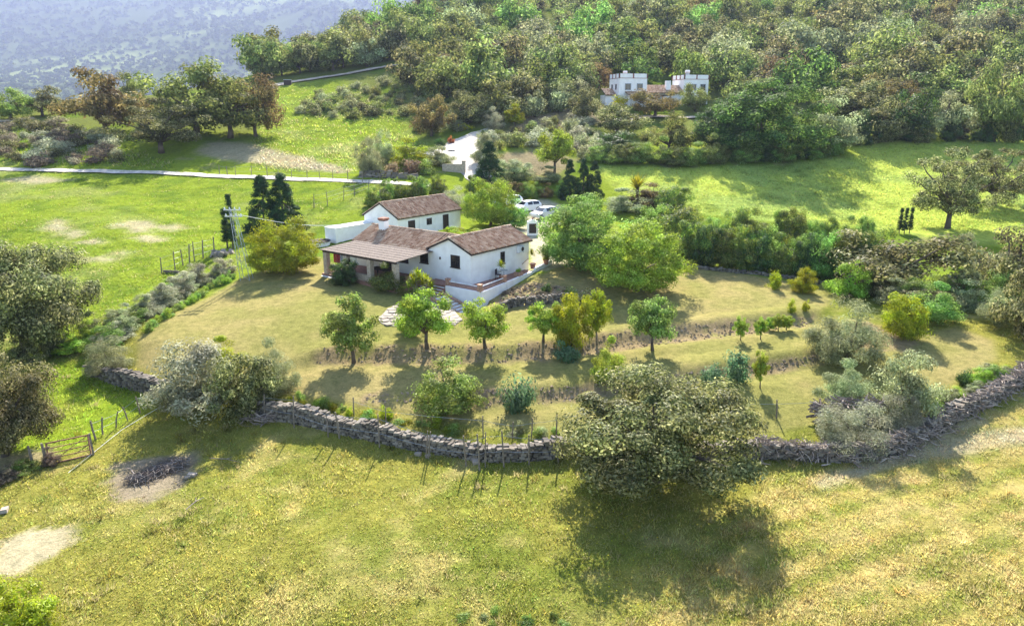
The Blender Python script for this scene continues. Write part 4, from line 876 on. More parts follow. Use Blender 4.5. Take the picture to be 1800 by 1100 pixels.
def on_house(name, label, cat, u, v, z, rz=0.0):
    x, y = hxy(u, v); return thing(name, label, cat, (x, y, z), HA+rz)
t = on_house('porch_table', 'dark dining table standing under the porch roof', 'table', -2.3, 8.3, -.06)
MB().box((-.5,-1.1,.70),(.5,1.1,.76)).build('table_top', M_WOODD, t)
for a, b in ((-.42,-1),(.42,-1),(-.42,1),(.42,1)): MB().box((a-.04,b-.04,0),(a+.04,b+.04,.70)).build('leg', M_WOODD, t)
for k, (v, m, lb) in enumerate([(12.6,M_CLOTHR,'red cloth hanging under the left end of the porch roof'),(11.7,M_CLOTHB,'grey-blue cloth hanging beside the red one under the porch')]):
    t = on_house('hanging_cloth', lb, 'cloth', -3.6, v, .9); mb = MB(); 
    for j in range(8): mb.box((-.03+.04*math.sin(j*1.7), -.45+j*.11, .02*math.sin(j)),(.03+.04*math.sin(j*1.7), -.35+j*.11, 1.12))
    o = mb.build('drape', m, t)
t = on_house('air_conditioner', 'white air conditioning unit high on the right-hand house wall', 'air conditioner', 6.75, -.02, 1.75)
MB().box((-.4,-.32,0),(.4,-.03,.55)).build('housing', M_PLASTW, t); MB().tube([(.12,-.335,.28),(.12,-.325,.28)], .2, 14).build('fan_grille', M_WOODD, t); MB().box((-.35,-.3,-.06),(-.3,.02,-.002)).build('bracket', M_METAL, t); MB().box((.3,-.3,-.06),(.35,.02,-.002)).build('bracket', M_METAL, t)

# ------------------------------------------------------------------ terrace
TR = thing('terrace', 'tiled terrace with white retaining wall and steps at the house corner', 'terrace', (HC[0], HC[1], 0), HA)
MB().prism([(-1.5,4.0),(-1.5,-2.25),(2.3,-1.75),(7.6,-.95),(7.6,-.02),(-.02,-.02),(-.02,4.0)], -.5, -.03).build('terrace_floor', M_FLOOR, TR)
rwall = MB(); 
def wallseg(mb, a, b, th, z0a, z1a, z0b=None, z1b=None):
    a, b = Vector((*a,0)), Vector((*b,0)); d = (b-a).normalized(); n = Vector((-d.y, d.x, 0))*th; z0b = z0a if z0b is None else z0b; z1b = z1a if z1b is None else z1b
    mb.add([(a.x,a.y,z0a),(b.x,b.y,z0b),(b.x+n.x,b.y+n.y,z0b),(a.x+n.x,a.y+n.y,z0a),(a.x,a.y,z1a),(b.x,b.y,z1b),(b.x+n.x,b.y+n.y,z1b),(a.x+n.x,a.y+n.y,z1a)], [(0,3,2,1),(4,5,6,7),(0,1,5,4),(1,2,6,5),(2,3,7,6),(3,0,4,7)]); return mb
wallseg(MB(), (-1.52,1.35), (-1.52,-2.3), -.2, -1.6, .02).build('retaining_wall', M_WHITE, TR)
wallseg(MB(), (-1.6,-2.3), (2.3,-1.8), -.2, -1.6, .02).build('retaining_wall', M_WHITE, TR)
wallseg(MB(), (2.32,-1.8), (7.7,-1.0), -.22, -1.2, .03, -.6, .05).build('retaining_wall', M_WHITE, TR)
wallseg(MB(), (7.72,-1.0), (10.8,-.75), -.2, -.6, .25, -.3, .45).build('retaining_wall', M_WHITE, TR)
for (x, y, h) in ((-1.42,3.9,.5),(-1.42,1.3,.55),(-1.5,-2.2,.55),(2.3,-1.72,.55)): 
    p = MB().box((x-.16,y-.16,-.029),(x+.16,y+.16,h)).build('pillar', M_BRICKC, TR); MB().box((x-.2,y-.2,h),(x+.2,y+.2,h+.06)).build('pillar_cap', M_BRICKC, p)
for a, b in (((-1.42,1.12),(-1.42,-2.02)),((-1.3,-2.17),(2.12,-1.75))):
    for z in (.12, .38):
        MB().tube([(*a,z),(*b,z)], .05, 6).build('rail', M_WHITE2 if z > .2 else M_BRICKC, TR)
for k in range(3): MB().box((-1.52-.34*(k+1),1.4,-1.2),(-1.52-.34*k,3.8,-.16-.15*k)).build('step', M_FLOOR, TR); MB().box((-1.52-.34*(k+1)-.02,1.4,-.16-.15*k+.002),(-1.52-.34*k-.2,3.8,-.16-.15*k+.03)).build('tread_edge', M_WHITE2, TR)
MB().box((-3.75,1.2,-1.3),(-2.55,3.6,-.60)).build('landing', M_FLAG, TR)
for k in range(7): MB().box((-3.6,1.2-.42*(k+1),-1.9),(-2.2,1.2-.42*k,-.68-.12*k)).build('step', M_WHITE2, TR); MB().box((-3.6,1.2-.42*k-.14,-.68-.12*k+.002),(-2.2,1.2-.42*k-.002,-.68-.12*k+.025)).build('riser', M_BRICKC, TR)
for x in (-3.85,-2.18): wallseg(MB(), (x,1.35), (x,-1.85), .22, -2.0, -.42, -2.0, -1.3).build('stair_cheek', M_BRICKC, TR)
# paved apron: flagstones laid in a curve below the steps
PV = thing('paved_apron', 'curved apron of pale flagstones around the foot of the garden steps', 'paving', P3(720,560)-Vector((0,0,.0)))
M_MORT = plain('pale_mortar', (.30,.265,.22), .95, .15, 4, .3)
ap = wpoly([(664,562),(680,545),(705,532),(730,524),(760,516),(790,525),(800,548),(812,562),(800,572),(770,566),(745,572),(715,576),(690,574),(672,570)])
_bz = [gz(*q) for q in ap]; _c = ap.mean(0); _m = MB(); _na = len(ap)
_m.add([(q[0]-PV.location.x, q[1]-PV.location.y, z+.045-PV.location.z) for q, z in zip(ap, _bz)]+[(_c[0]-PV.location.x, _c[1]-PV.location.y, gz(*_c)+.05-PV.location.z)]+[(q[0]-PV.location.x, q[1]-PV.location.y, z-.25-PV.location.z) for q, z in zip(ap, _bz)], [(k,(k+1)%_na,_na) for k in range(_na)]+[(k,_na+1+k,_na+1+(k+1)%_na,(k+1)%_na) for k in range(_na)]); _m.build('mortar_bed', M_MORT, PV)
r3 = random.Random(4); lo, hi = ap.min(0), ap.max(0); cnt = 0
for i in range(int((hi[0]-lo[0])/.62)+1):
    for j in range(int((hi[1]-lo[1])/.62)+1):
        x = lo[0]+(i+.5*(j % 2))*.62+r3.uniform(-.06,.06); y = lo[1]+j*.62+r3.uniform(-.06,.06)
        if poly_sd(np.array([x]), np.array([y]), ap)[0] < -.12:
            n = 6; a0 = r3.random()*6; z = gz(x, y); pts = [(math.cos(a0+6.283*k/n)*.40*r3.uniform(.85,1.05), math.sin(a0+6.283*k/n)*.40*r3.uniform(.85,1.05)) for k in range(n)]
            o = MB().prism(pts, -.12, .055+r3.uniform(0,.025)).build('flagstone', M_FLAG, PV); o.location = Vector((x, y, z))-PV.location; cnt += 1
# curved low stone wall
def stone_variants(n=8):
    out = []
    for k in range(n):
        r = random.Random(k); vs = [(sx*.5*r.uniform(.78,1), sy*.5*r.uniform(.8,1), sz*.5*r.uniform(.75,1)) for sz in (-1,1) for sx, sy in ((-1,-1),(1,-1),(1,1),(-1,1))]
        m = MB(); m.add(vs, [(0,3,2,1),(4,5,6,7),(0,1,5,4),(1,2,6,5),(2,3,7,6),(3,0,4,7)]); out.append(m.mesh('stone'))
    return out
STONES = stone_variants()
def stone_wall(name, label, pts, height, depth, solo=250, cut=.30, seed=1, course=.13, ragged=.35, mat=None, ln=(.12,.32)):
    """dry stone wall: the larger stones are parts of their own, the small ones one mass"""
    r = random.Random(seed); Q = along(pts, .1); t = thing(name, label, 'wall', (Q[0][0], Q[0][1], gz(*Q[0]))); L = len(Q)*.1
    X = np.array([q[0] for q in Q]); Y = np.array([q[1] for q in Q]); Z = ground_h(X, Y); Z = np.convolve(np.pad(Z, 10, 'edge'), np.ones(21)/21, 'valid')
    hs = height*(1+ragged*fbm(np.arange(len(Q))*.05, np.zeros(len(Q)), seed)*2.2); items = []
    for c in range(int(height*1.35/course)):
        s = r.uniform(0, .2)
        while s < L-.1:
            l = r.uniform(*ln); i = min(len(Q)-1, int((s+l/2)/.1)); z = c*course
            if z < hs[i]:
                i2 = min(i+2, len(Q)-1); i1 = max(i-2, 0); top = z+course >= hs[i]
                an = math.atan2(Y[i2]-Y[i1], X[i2]-X[i1]); dd = depth*(1-.22*z/height)
                for sd in ((1, -1) if depth > .5 else (0,)):
                    o_ = sd*dd*.25+r.uniform(-.04,.04)
                    items.append((l*(r.uniform(.8, 1.2) if sd >= 0 else 1), X[i]-math.sin(an)*o_, Y[i]+math.cos(an)*o_, Z[i]+z+course/2-.12+r.uniform(-.04,.04)+(r.choice((0,0,.06)) if top else 0), an, course*r.uniform(.8, 1.5), (dd*.55 if sd else dd)*r.uniform(.8, 1.2), top))
            s += l+r.uniform(0,.02)
    items.sort(key=lambda q: (not q[7], -q[0]))
    rest = MB()
    for k, (l, x, y, z, a, h, dp, top) in enumerate(items):
        me = r.choice(STONES); M = Matrix.Translation(Vector((x, y, z))-t.location) @ Matrix.Rotation(a+r.uniform(-.3,.3), 4, 'Z') @ Matrix.Rotation(r.uniform(-.15,.15), 4, 'X') @ Matrix.Rotation(r.uniform(-.22,.22), 4, 'Y') @ Matrix.Diagonal((l*1.06, dp, h, 1))
        if k < solo:
            o = link('stone', me, mat or M_STONE, t); o.matrix_local = M
        else: rest.add([M @ v.co for v in me.vertices], [tuple(p.vertices) for p in me.polygons])
    if rest.v: o = rest.build('small_stones', mat or M_STONE, t); o['kind'] = 'stuff'
    return t
stone_wall('garden_wall', 'low curved stone wall holding the bare flower bed', [(880,548),(893,541),(910,537),(935,535),(965,533),(998,529)], .75, .4, 150, seed=3, ragged=.05)
stone_wall('dry_stone_wall', 'long dry stone wall between the foreground field and the garden', [(455,726),(480,730),(540,742),(600,756),(660,770),(720,783),(780,793),(850,806),(900,806),(950,802),(1010,797),(1090,795),(1180,800)], .82, .75, 290, seed=5)
stone_wall('dry_stone_wall', 'short dry stone wall section left of the grey corner thicket', [(158,652),(185,662),(215,672),(245,682),(285,692),(320,700)], .85, .8, 90, seed=6)
stone_wall('dry_stone_wall', 'rubble wall half buried under the brush heap at the right field edge', [(1180,802),(1260,804),(1325,800),(1380,802),(1440,806),(1500,806),(1570,792),(1640,757),(1690,728),(1740,706),(1790,672),(1830,650)], .75, .8, 60, seed=12)
stone_wall('hedge_wall', 'shaded low stone wall at the foot of the tall hedge', [(1205,470),(1260,476),(1330,483),(1400,492),(1450,500)], .35, .4, 60, seed=8, ragged=.1)
stone_wall('roadside_wall', 'grey roadside wall below the pinkish bank', [(630,312),(670,313),(710,314),(735,315)], .9, .4, 20, seed=9, ragged=.05, ln=(.5,1.1), course=.3)

# ------------------------------------------------------------------ back house
GW = 5.4; GE, GP = 2.60, 4.05
G = thing('back_house', 'long white outbuilding with a tiled gable roof behind the farmhouse', 'house', (GC[0], GC[1], 0), HA)
MB().add([(0,0,-.6),(0,GW,-.6),(0,GW,GE),(0,GW/2,GP-.06),(0,0,GE),(GLEN,0,-.6),(GLEN,GW,-.6),(GLEN,GW,GE),(GLEN,GW/2,GP-.06),(GLEN,0,GE)], [(0,4,3,2,1),(5,6,7,8,9),(0,5,9,4),(1,2,7,6),(2,3,8,7),(3,4,9,8)]).build('wall', M_WHITE, G)
sg = (GP-GE)/(GW/2); eg = GE-.2*sg
roof_pair(G, (-.15,GW/2,GP), (GLEN+.15,GW/2,GP), [((-.15,-.2,eg),(GLEN+.15,-.2,eg)),((-.15,GW+.2,eg),(GLEN+.15,GW+.2,eg))], 'g')
door(G, 0, 1.7, 2.6, 0, 2.0, 'y'); door(G, 0, 7.5, 8.3, 0, 2.05, 'y'); window(G, 0, 4.7, 5.4, 1.35, 1.95, 'y', False, False)
MB().tube([(3.4,-.05,-.1),(3.4,-.05,2.4)], .04, 6).build('drainpipe', M_PLASTW, G)
MB().box((-5.6,GW-1.6,-.8),(-.01,GW+.2,1.75)).build('annexe', M_WHITE, G)
MB().box((-5.66,GW-1.66,1.75),(-.01,GW+.26,1.81)).build('annexe_coping', M_WHITE2, G)
t = thing('round_cistern', 'dark flat-topped round tank at the foot of the white annexe', 'tank', tuple(hxy(-7.2, GW-.6, GC))+(gz(*hxy(-7.2, GW-.6, GC)),)); MB().tube([(0,0,-.3),(0,0,.5)], 1.2, 20).build('drum', M_WHITE2, t); MB().tube([(0,0,.5),(0,0,.58)], 1.28, 20).build('lid', M_TILEB, t)
# low yard wall with pergola vine
YW = thing('yard_pergola', 'pergola of bright vine leaves in the yard between the two houses', 'pergola', tuple(hxy(7.2, 8.2))+(0,), HA)
for x, y in ((0,-2.6),(0,0),(0,2.6),(3,-2.6),(3,0),(3,2.6)): MB().box((x-.06,y-.06,-.2),(x+.06,y+.06,2.1)).build('post', M_WOODD, YW)
for y in np.linspace(-2.7, 2.7, 6): MB().box((-.3,y-.03,2.1),(3.3,y+.03,2.18)).build('slat', M_WOODD, YW)
for i in range(11):
    o = link('vine', KIT['shrub'][i % 5][0], L_LIME if i % 3 else L_GREEN, YW); o.location = (random.uniform(0,3), -2.7+i*.54, 2.0); o.scale = (1.7,1.7,.75)
t = thing('yard_wall', 'low brown wall closing the yard behind the farmhouse', 'wall', tuple(hxy(9.2, 4.2))+(0,), HA); MB().box((-.15,-2.2,-.3),(.15,2.6,1.5)).build('masonry', M_BRICKC, t); MB().box((-.2,-2.25,1.5),(.2,2.65,1.57)).build('coping', M_WHITE2, t); MB().box((-.25,1.9,-.3),(.25,2.4,2.1)).build('pier', M_WHITE, t)
# meter pillar
x, y = at(936, 414); t = thing('meter_pillar', 'white gabled meter pillar with a brown door at the end of the yard', 'pillar', (x, y, gz(x, y)), .05)
MB().add([(-.62,-.3,-.2),(.62,-.3,-.2),(.62,-.3,1.55),(0,-.3,1.85),(-.62,-.3,1.55),(-.62,.3,-.2),(.62,.3,-.2),(.62,.3,1.55),(0,.3,1.85),(-.62,.3,1.55)], [(0,1,2,3,4),(9,8,7,6,5),(0,5,6,1),(1,6,7,2),(2,7,8,3),(3,8,9,4),(4,9,5,0)]).build('body', M_WHITE, t)
MB().box((-.42,-.34,.25),(.42,-.301,1.35)).build('door', M_WOODD, t); MB().tube([(0,0,1.8),(0,0,2.0)], [.14,.08], 8).build('finial', M_TERRA, t)
# ------------------------------------------------------------------ hill house
hx, hy = at(1112, 188); hz = gz(hx, hy)
HH = thing('hill_house', 'white house with two parapet towers on the wooded hillside', 'house', (hx, hy, hz), R(12))
pxm = hy/FPX                                           # metres per photo pixel there
def tower(x0, x1, y0, y1, z0, z1):
    w = MB().box((x0,y0,z0),(x1,y1,z1)).build('tower', M_WHITE, HH)
    MB().box((x0-.06,y0-.06,z1-1.0),(x1+.06,y1+.06,z1-.9)).build('string_course', M_PINK, w)
    MB().box((x0+.25,y0+.25,z1+.001),(x1-.25,y1-.25,z1+.02)).build('roof_deck', M_FLOOR, w)
    for (a, b) in (((x0,y0),(x1,y0)),((x0,y0),(x0,y1)),((x1,y0),(x1,y1)),((x0,y1),(x1,y1))):
        n = 3 if a[1] == b[1] else 4
        for i in range(n):
            px_ = a[0]+(b[0]-a[0])*i/(n-1); py_ = a[1]+(b[1]-a[1])*i/(n-1); MB().box((px_-.13,py_-.13,z1-.899),(px_+.13,py_+.13,z1+.012)).build('merlon', M_PINK, w)
    return w
def hwin(x0, x1, z0, z1, y):
    w = MB().box((x0,y-.03,z0),(x1,y+.05,z1)).build('window', M_GLASS, HH); f = MB()
    for a0,a1,b0,b1 in ((x0-.12,x0,z0-.12,z1+.12),(x1,x1+.12,z0-.12,z1+.12),(x0,x1,z1,z1+.12),(x0,x1,z0-.12,z0),((x0+x1)/2-.04,(x0+x1)/2+.04,z0,z1)): f.box((a0,y-.07,b0),(a1,y+.04,b1))
    f.build('frame', plain_cache(), w)
_pc = []
def plain_cache():
    if not _pc: _pc.append(plain('grey_frame', (.30,.32,.36), .7, .1, 6))
    return _pc[0]
tower(-3.4,3.2,0,6.5,-1.5,7.1); hwin(-1.9,-.7,3.7,4.9,0); hwin(.9,2.1,3.7,4.9,0)
for y0 in (1.6,4.2): MB().box((-3.44,y0,3.7),(-3.36,y0+.8,4.9)).build('window', M_GLASS, HH)
tower(12.4,18.4,.5,7,-1.5,7.0); hwin(14.2,15.3,3.7,4.9,.5); hwin(16.5,17.6,3.7,4.9,.5)
wing = MB().box((3.21,.6,-1.5),(12.39,6.4,3.1)).build('middle_wing', M_WHITE, HH)
rt = MB(); bd = MB(); tile_slope(rt, bd, (3.22,-.1,3.0), (1,0,0), (0,1,.5), 9.15, 3.8, .35, .5, .15); bb = bd.build('roof', M_TILEB, HH); q = rt.build('roof_tiles', M_TILE, bb); q['kind'] = 'stuff'
rt = MB(); bd = MB(); tile_slope(rt, bd, (-2.0,-2.4,2.5), (1,0,0), (0,1,.3), 5.3, 2.45, .35, .5, .15); bb = bd.build('veranda_roof', M_TILEB, HH); q = rt.build('roof_tiles', M_TILE, bb); q['kind'] = 'stuff'
for x in (-1.8,.5,3.0): MB().box((x-.15,-2.3,-1.5),(x+.15,-2.0,2.45)).build('veranda_post', M_WHITE, HH)
rt = MB(); bd = MB(); tile_slope(rt, bd, (-6.2,1.0,2.5), (1,0,0), (0,1,.45), 2.7, 3.5, .35, .5, .15); bb = bd.build('roof', M_TILEB, HH); q = rt.build('roof_tiles', M_TILE, bb); q['kind'] = 'stuff'
MB().box((-6.0,1.4,-1.5),(-3.41,5,2.55)).build('side_wing', M_WHITE, HH)
MB().box((8.3,1.0,3.2),(9.4,1.9,5.7)).build('chimney', M_WHITE, HH)
pg = MB()
for x in (3.8,5.6,7.4): pg.box((x-.1,-3.6,-1.0),(x+.1,-3.4,2.3))
pg.box((3.5,-3.65,2.3),(7.9,-3.35,2.45)); pg.box((3.5,-1.2,2.3),(7.9,-1.0,2.45))
for k in range(9): pg.box((3.6+k*.5,-3.7,2.46),(3.7+k*.5,-.9,2.56))
pg.build('pergola', M_WOODD, HH)
t = thing('water_tank', 'small white barrel water tank on the right tower roof', 'tank', tuple((HH.location+Matrix.Rotation(R(12),4,'Z')@Vector((14.2,3,7.02)))), R(12)); MB().tube([(-.5,0,.8),(.5,0,.8)], .32, 12).build('barrel', M_WHITE, t); MB().box((-.4,-.3,0),(.4,.3,.49)).build('stand', M_METAL, t)
t = thing('water_tank', 'low white tank on the left tower roof', 'tank', tuple((HH.location+Matrix.Rotation(R(12),4,'Z')@Vector((-.6,4,7.12)))), R(12)); MB().tube([(-.45,0,.45),(.45,0,.45)], .28, 12).build('barrel', M_WHITE, t); MB().box((-.4,-.25,-.1),(.4,.25,.18)).build('stand', M_METAL, t)
# ------------------------------------------------------------------ spiky plants, pots, chair
def rosette(name, heads, blades, L, seed, spread, droop=.5, w=.05):
    r = np.random.default_rng(seed); V = []; F = []; cl = []
    for h in range(heads):
        c = np.array([r.normal()*spread, r.normal()*spread, r.uniform(.35, 1.0)*(1 if heads > 1 else .3)]); k = r.random()
        for b in range(blades):
            a = r.random()*6.283; e = r.uniform(-.1, 1.35); d = np.array([math.cos(a)*math.cos(e), math.sin(a)*math.cos(e), math.sin(e)]); s = np.array([-math.sin(a), math.cos(a), 0])*w*L
            l = L*r.uniform(.7, 1.1); p1 = c+d*l*.55; p2 = c+d*l+np.array([0,0,-droop*l*.3*math.cos(e)]); o = len(V)
            V += [c-s*.5, c+s*.5, p1-s, p1+s, p2]; F += [(o,o+1,o+3,o+2),(o+2,o+3,o+4,o+4)]; cl += [k]*5
    F3 = []
    for f in F: F3 += [(f[0],f[1],f[2]),(f[0],f[2],f[3])] if f[2] != f[3] else [(f[0],f[1],f[2])]
    return mesh_np(name, np.array(V), np.array(F3), {'clump': np.array(cl)})
YUC = [rosette('yucca_head', 1, 46, .75, 30+k, .01) for k in range(3)]; SPK = rosette('spikes', 1, 60, .8, 4, .02); GRP = rosette('grass_plant', 4, 40, .55, 5, .12, .8, .03)
p = P3(738, 522); t = thing('yucca', 'many-headed spiky yucca beside the terrace steps', 'yucca', p); 
for k in range(17):
    o = link('leaf_head', YUC[k % 3], L_LIME if k % 3 else L_GREEN, t); a = k*2.4; rd = .28*math.sqrt(k); o.location = (rd*math.cos(a), rd*math.sin(a), 1.55-.075*k+random.uniform(-.1,.2)); o.rotation_euler = (0,0,a)
st = MB()
for k in range(6): a = k*1.05; st.tube([(0.15*math.cos(a),.15*math.sin(a),-.1),(.7*math.cos(a),.7*math.sin(a),1.2)], [.09,.05], 6)
st.build('stems', M_BARK2, t)
p = P3(1120, 352); t = thing('palm', 'spiky palm among the bushes at the corner of the right-hand field', 'palm', p); o = link('fronds', SPK, L_LIME, t); o.scale = (3.2,3.2,3.0); o.location = (0,0,.6); MB().tube([(0,0,-.2),(0,0,1.7)], .2, 8).build('trunk', M_BARK, t)
p = P3(1440, 160); t = thing('palm', 'low dark palm on the hillside clearing', 'palm', p); o = link('fronds', SPK, L_DARK, t); o.scale = (4,4,3); MB().tube([(0,0,-.2),(0,0,1.2)], .3, 8).build('trunk', M_BARK, t)
def lathe(mb, prof, seg=14):
    o = len(mb.v)
    for r_, z in prof:
        for k in range(seg): an = 6.2832*k/seg; mb.v.append((r_*math.cos(an), r_*math.sin(an), z))
    for i in range(len(prof)-1):
        for k in range(seg): k2 = (k+1) % seg; mb.f.append((o+i*seg+k, o+i*seg+k2, o+(i+1)*seg+k2, o+(i+1)*seg+k))
    return mb
M_EARTHP = plain('potting_soil', (.06,.045,.03), .95, .2, 10)
def pot(label, u, v, z, s, mesh, mat, ps):
    x, y = hxy(u, v); t = thing('plant_pot', label, 'plant pot', (x, y, z), 0, None)
    lathe(MB(), [(.18*s,0),(.26*s,.42*s),(.30*s,.42*s),(.30*s,.5*s),(.25*s,.5*s),(.24*s,.44*s)]).build('pot', M_TERRA, t, True); lathe(MB(), [(.24*s,.45*s),(.001,.45*s)]).build('soil', M_EARTHP, t)
    o = link('plant', mesh, mat, t); o.location = (0,0,.42*s); o.scale = ps
pot('terracotta pot with tall straw-coloured grass beside the terrace pillar', 2.65, -1.25, 0, .9, GRP, L_LIME, (1,1,1.3))
pot('terracotta pot with a slim yellow-green plant at the end of the white wall', 7.9, -.75, .1, 1.0, GRP, L_LIME, (.9,.9,1.3))
pot('terracotta pot with a bushy plant beyond the end of the terrace', 9.6, -1.05, .25, 1.0, KIT['shrub'][1][0], L_LIME, (1.0,1.0,1.0))
pot('large terracotta pot with a dark spiky plant near the yard', 11.2, -1.5, .3, 1.2, SPK, L_DARK, (1.3,1.3,1.1))
x, y = hxy(5.0, -1.25); t = thing('brick_planter', 'small square brick planter with flowers on the terrace edge', 'planter', (x, y, .03), HA); MB().box((-.35,-.25,0),(.35,.25,.35)).build('box', M_BRICKC, t); o = link('flowers', KIT['shrub'][2][0], L_GREEN, t); o.location = (0,0,.25); o.scale = (.75,.6,.5)
t = on_house('garden_chair', 'dark garden chair against the right-hand house wall', 'chair', 3.0, -.55, -.03, .3)
MB().box((-.22,-.22,.40),(.22,.22,.45)).build('seat', M_DARKF, t); MB().box((-.22,.17,.451),(.22,.22,.90)).build('backrest', M_DARKF, t)
for a, b in ((-.19,-.19),(.19,-.19),(-.19,.19),(.19,.19)): MB().box((a-.02,b-.02,0),(a+.02,b+.02,.40)).build('leg', M_DARKF, t)
for a in (-.24,.24): MB().box((a-.02,-.2,.62),(a+.02,.17,.66)).build('armrest', M_DARKF, t)
t = on_house('side_table', 'small grey round table beside the dark garden chair', 'table', 3.75, -.6, -.03); MB().tube([(0,0,.66),(0,0,.70)], .34, 16).build('table_top', M_METAL, t); MB().tube([(0,0,.03),(0,0,.66)], .03, 6).build('leg', M_METAL, t); MB().tube([(0,0,0),(0,0,.03)], .2, 12).build('foot', M_METAL, t)

# ------------------------------------------------------------------ cars
def car_mats(nm, c): return plain(nm, c, .25, .02, 3, spec=.6)
M_TYRE = plain('tyre', (.02,.02,.02), .9, .1, 10); M_LAMP = plain('lamp_glass', (.6,.6,.58), .15, .05, 5, spec=.7); M_TAIL = plain('tail_lamp', (.35,.02,.02), .3, .05, 5)
ST = [(-2.05,.38,.80,.84,.68,.74,.60),(-1.97,.24,.95,1.12,.80,.83,.60),(-1.62,.20,.95,1.42,.82,.85,.60),(-.5,.20,.93,1.48,.83,.86,.61),(.40,.20,.92,1.40,.83,.86,.60),(1.08,.20,.90,.95,.83,.85,.72),(1.85,.24,.78,.81,.80,.81,.68),(2.08,.36,.60,.63,.70,.72,.60)]
def make_car(label, px, py, head, paint):
    p = P3(px, py); t = thing('car', label, 'car', p+Vector((0,0,.02)), head, 'cars parked in the yard')
    b = MB(); 
    for x, zb, zl, zr, wb, wl_, wr in ST: b.v += [(x,wb,zb),(x,wl_,zl),(x,wr,zr),(x,-wr,zr),(x,-wl_,zl),(x,-wb,zb)]
    n = len(ST)
    for i in range(n-1):
        for k in range(6): b.f.append((i*6+k,(i+1)*6+k,(i+1)*6+(k+1)%6,i*6+(k+1)%6))
    b.f += [tuple(range(6)), tuple((n-1)*6+k for k in range(5,-1,-1))]
    body = b.build('body', paint, t)
    def P(i, side, f, o=.014):                          # point on the cabin side, f 0 belt .. 1 roof
        x, zb, zl, zr, wb, wl_, wr = ST[i]; return (x, side*((wl_+(wr-wl_)*f)+o), zl+(zr-zl)*f+o*.5)
    for s, nm_ in ((1,'left'),(-1,'right')):
        for (i, j, fa) in ((2,3,.12),(3,4,.12)):
            a, b2, c, d = P(i,s,.1), P(j,s,.1), P(j,s,.86), P(i,s,.86); e = .05
            a = (a[0]+e,a[1],a[2]); d = (d[0]+e,d[1],d[2]); b2 = (b2[0]-e,b2[1],b2[2]); c = (c[0]-e,c[1],c[2])
            MB().add([a,b2,c,d], [(0,1,2,3)]).build('side_window', M_GLASS, t)
        MB().tube([(.95,s*.86,.98),(1.0,s*1.02,1.0)], [.05,.08], 6).build('mirror', paint, t)
        MB().box((1.86,s*.62-.14,.62),(2.04,s*.62+.14,.76)).build('headlight', M_LAMP, t); MB().box((-2.08,s*.66-.08,.70),(-1.96,s*.66+.10,.95)).build('tail_light', M_TAIL, t)
    def Q(i, y, f): x, zb, zl, zr, wb, wl_, wr = ST[i]; return (x, y*wr, zr)
    a = ST[4]; c = ST[5]; MB().add([(a[0]+.06,-.55,a[3]-.03),(a[0]+.06,.55,a[3]-.03),(c[0]-.04,.66,c[3]+.04),(c[0]-.04,-.66,c[3]+.04)], [(0,1,2,3)]).build('windscreen', M_GLASS, t)
    a = ST[2]; c = ST[1]; MB().add([(a[0]-.05,-.52,a[3]-.03),(a[0]-.05,.52,a[3]-.03),(c[0]-.01,.54,c[3]+.06),(c[0]-.01,-.54,c[3]+.06)], [(3,2,1,0)]).build('rear_window', M_GLASS, t)
    for x in (-1.3,1.3):
        for s in (-1,1):
            w = MB().tube([(x,s*.66,.31),(x,s*.86,.31)], .31, 16).build('wheel', M_TYRE, t); MB().tube([(x,s*.861,.31),(x,s*.875,.31)], .19, 12).build('rim', M_METAL, w)
make_car('white hatchback parked in the yard behind the meter pillar', 926, 372, R(215), car_mats('white_paint', (.80,.80,.80)))
make_car('silver-white car parked in front of the white hatchback', 957, 384, R(222), car_mats('silver_paint', (.62,.63,.63)))
make_car('white car mostly hidden behind the yard tree', 893, 362, R(210), car_mats('white_paint_b', (.80,.80,.78)))

# ------------------------------------------------------------------ fences, pylon, gate
def post_at(t, px, py, h, lean=(0,0), r=.045, mat=None):
    x, y = at(px, py); z = gz(x, y); v = Vector((x, y, z))-t.location; k = random.uniform(-.03,.03)
    MB().tube([v+Vector((0,0,-.2)), v+Vector((lean[0]*.5+k, lean[1]*.5, h*.5)), v+Vector((lean[0], lean[1], h))], [r*1.1, r, r*.85], 6).build('post', mat or M_WEATH, t)
    return v+Vector((lean[0], lean[1], h)), v
def fence(name, label, posts, h, wires=3, r=.045, lj=.12, wr=.008, mat=None):
    x, y = at(*posts[0]); t = thing(name, label, 'fence', (x, y, gz(x, y))); tops = []
    for px, py in posts:
        hh = h*random.uniform(.85, 1.15); tops.append(post_at(t, px, py, hh, (random.uniform(-lj,lj), random.uniform(-lj,lj)), r*random.uniform(.8,1.2), mat))
    for k in range(wires):
        f = (k+1)/(wires+.3); mb = MB(); pts = []
        for (a, b), (c, d) in zip(tops[:-1], tops[1:]):
            p, q = b.lerp(a, f), d.lerp(c, f); pts += [p, p.lerp(q, .5)-Vector((0,0,.03))]
        pts.append(tops[-1][1].lerp(tops[-1][0], f)); mb.tube(pts, wr, 4).build('wire', M_METAL, t)
    return t
random.seed(21)
fence('wire_fence', 'wire fence of thin stakes leaning along the dry stone wall', [(466,738),(517,752),(577,768),(597,770),(667,786),(748,805),(753,807),(820,818),(843,826),(853,820),(886,820),(930,816),(982,814)], 1.75, 2, .04, .18)
fence('garden_fence', 'short stakes with wire behind the dry stone wall', [(622,730),(679,748),(850,768),(900,772),(933,772),(978,768)], 1.1, 1, .04, .1)
fence('lawn_fence', 'low wire fence with thick end post at the left corner of the lawn', [(284,480),(308,474),(322,466),(333,462),(342,459),(357,454),(377,447)], 1.7, 3, .06, .15)
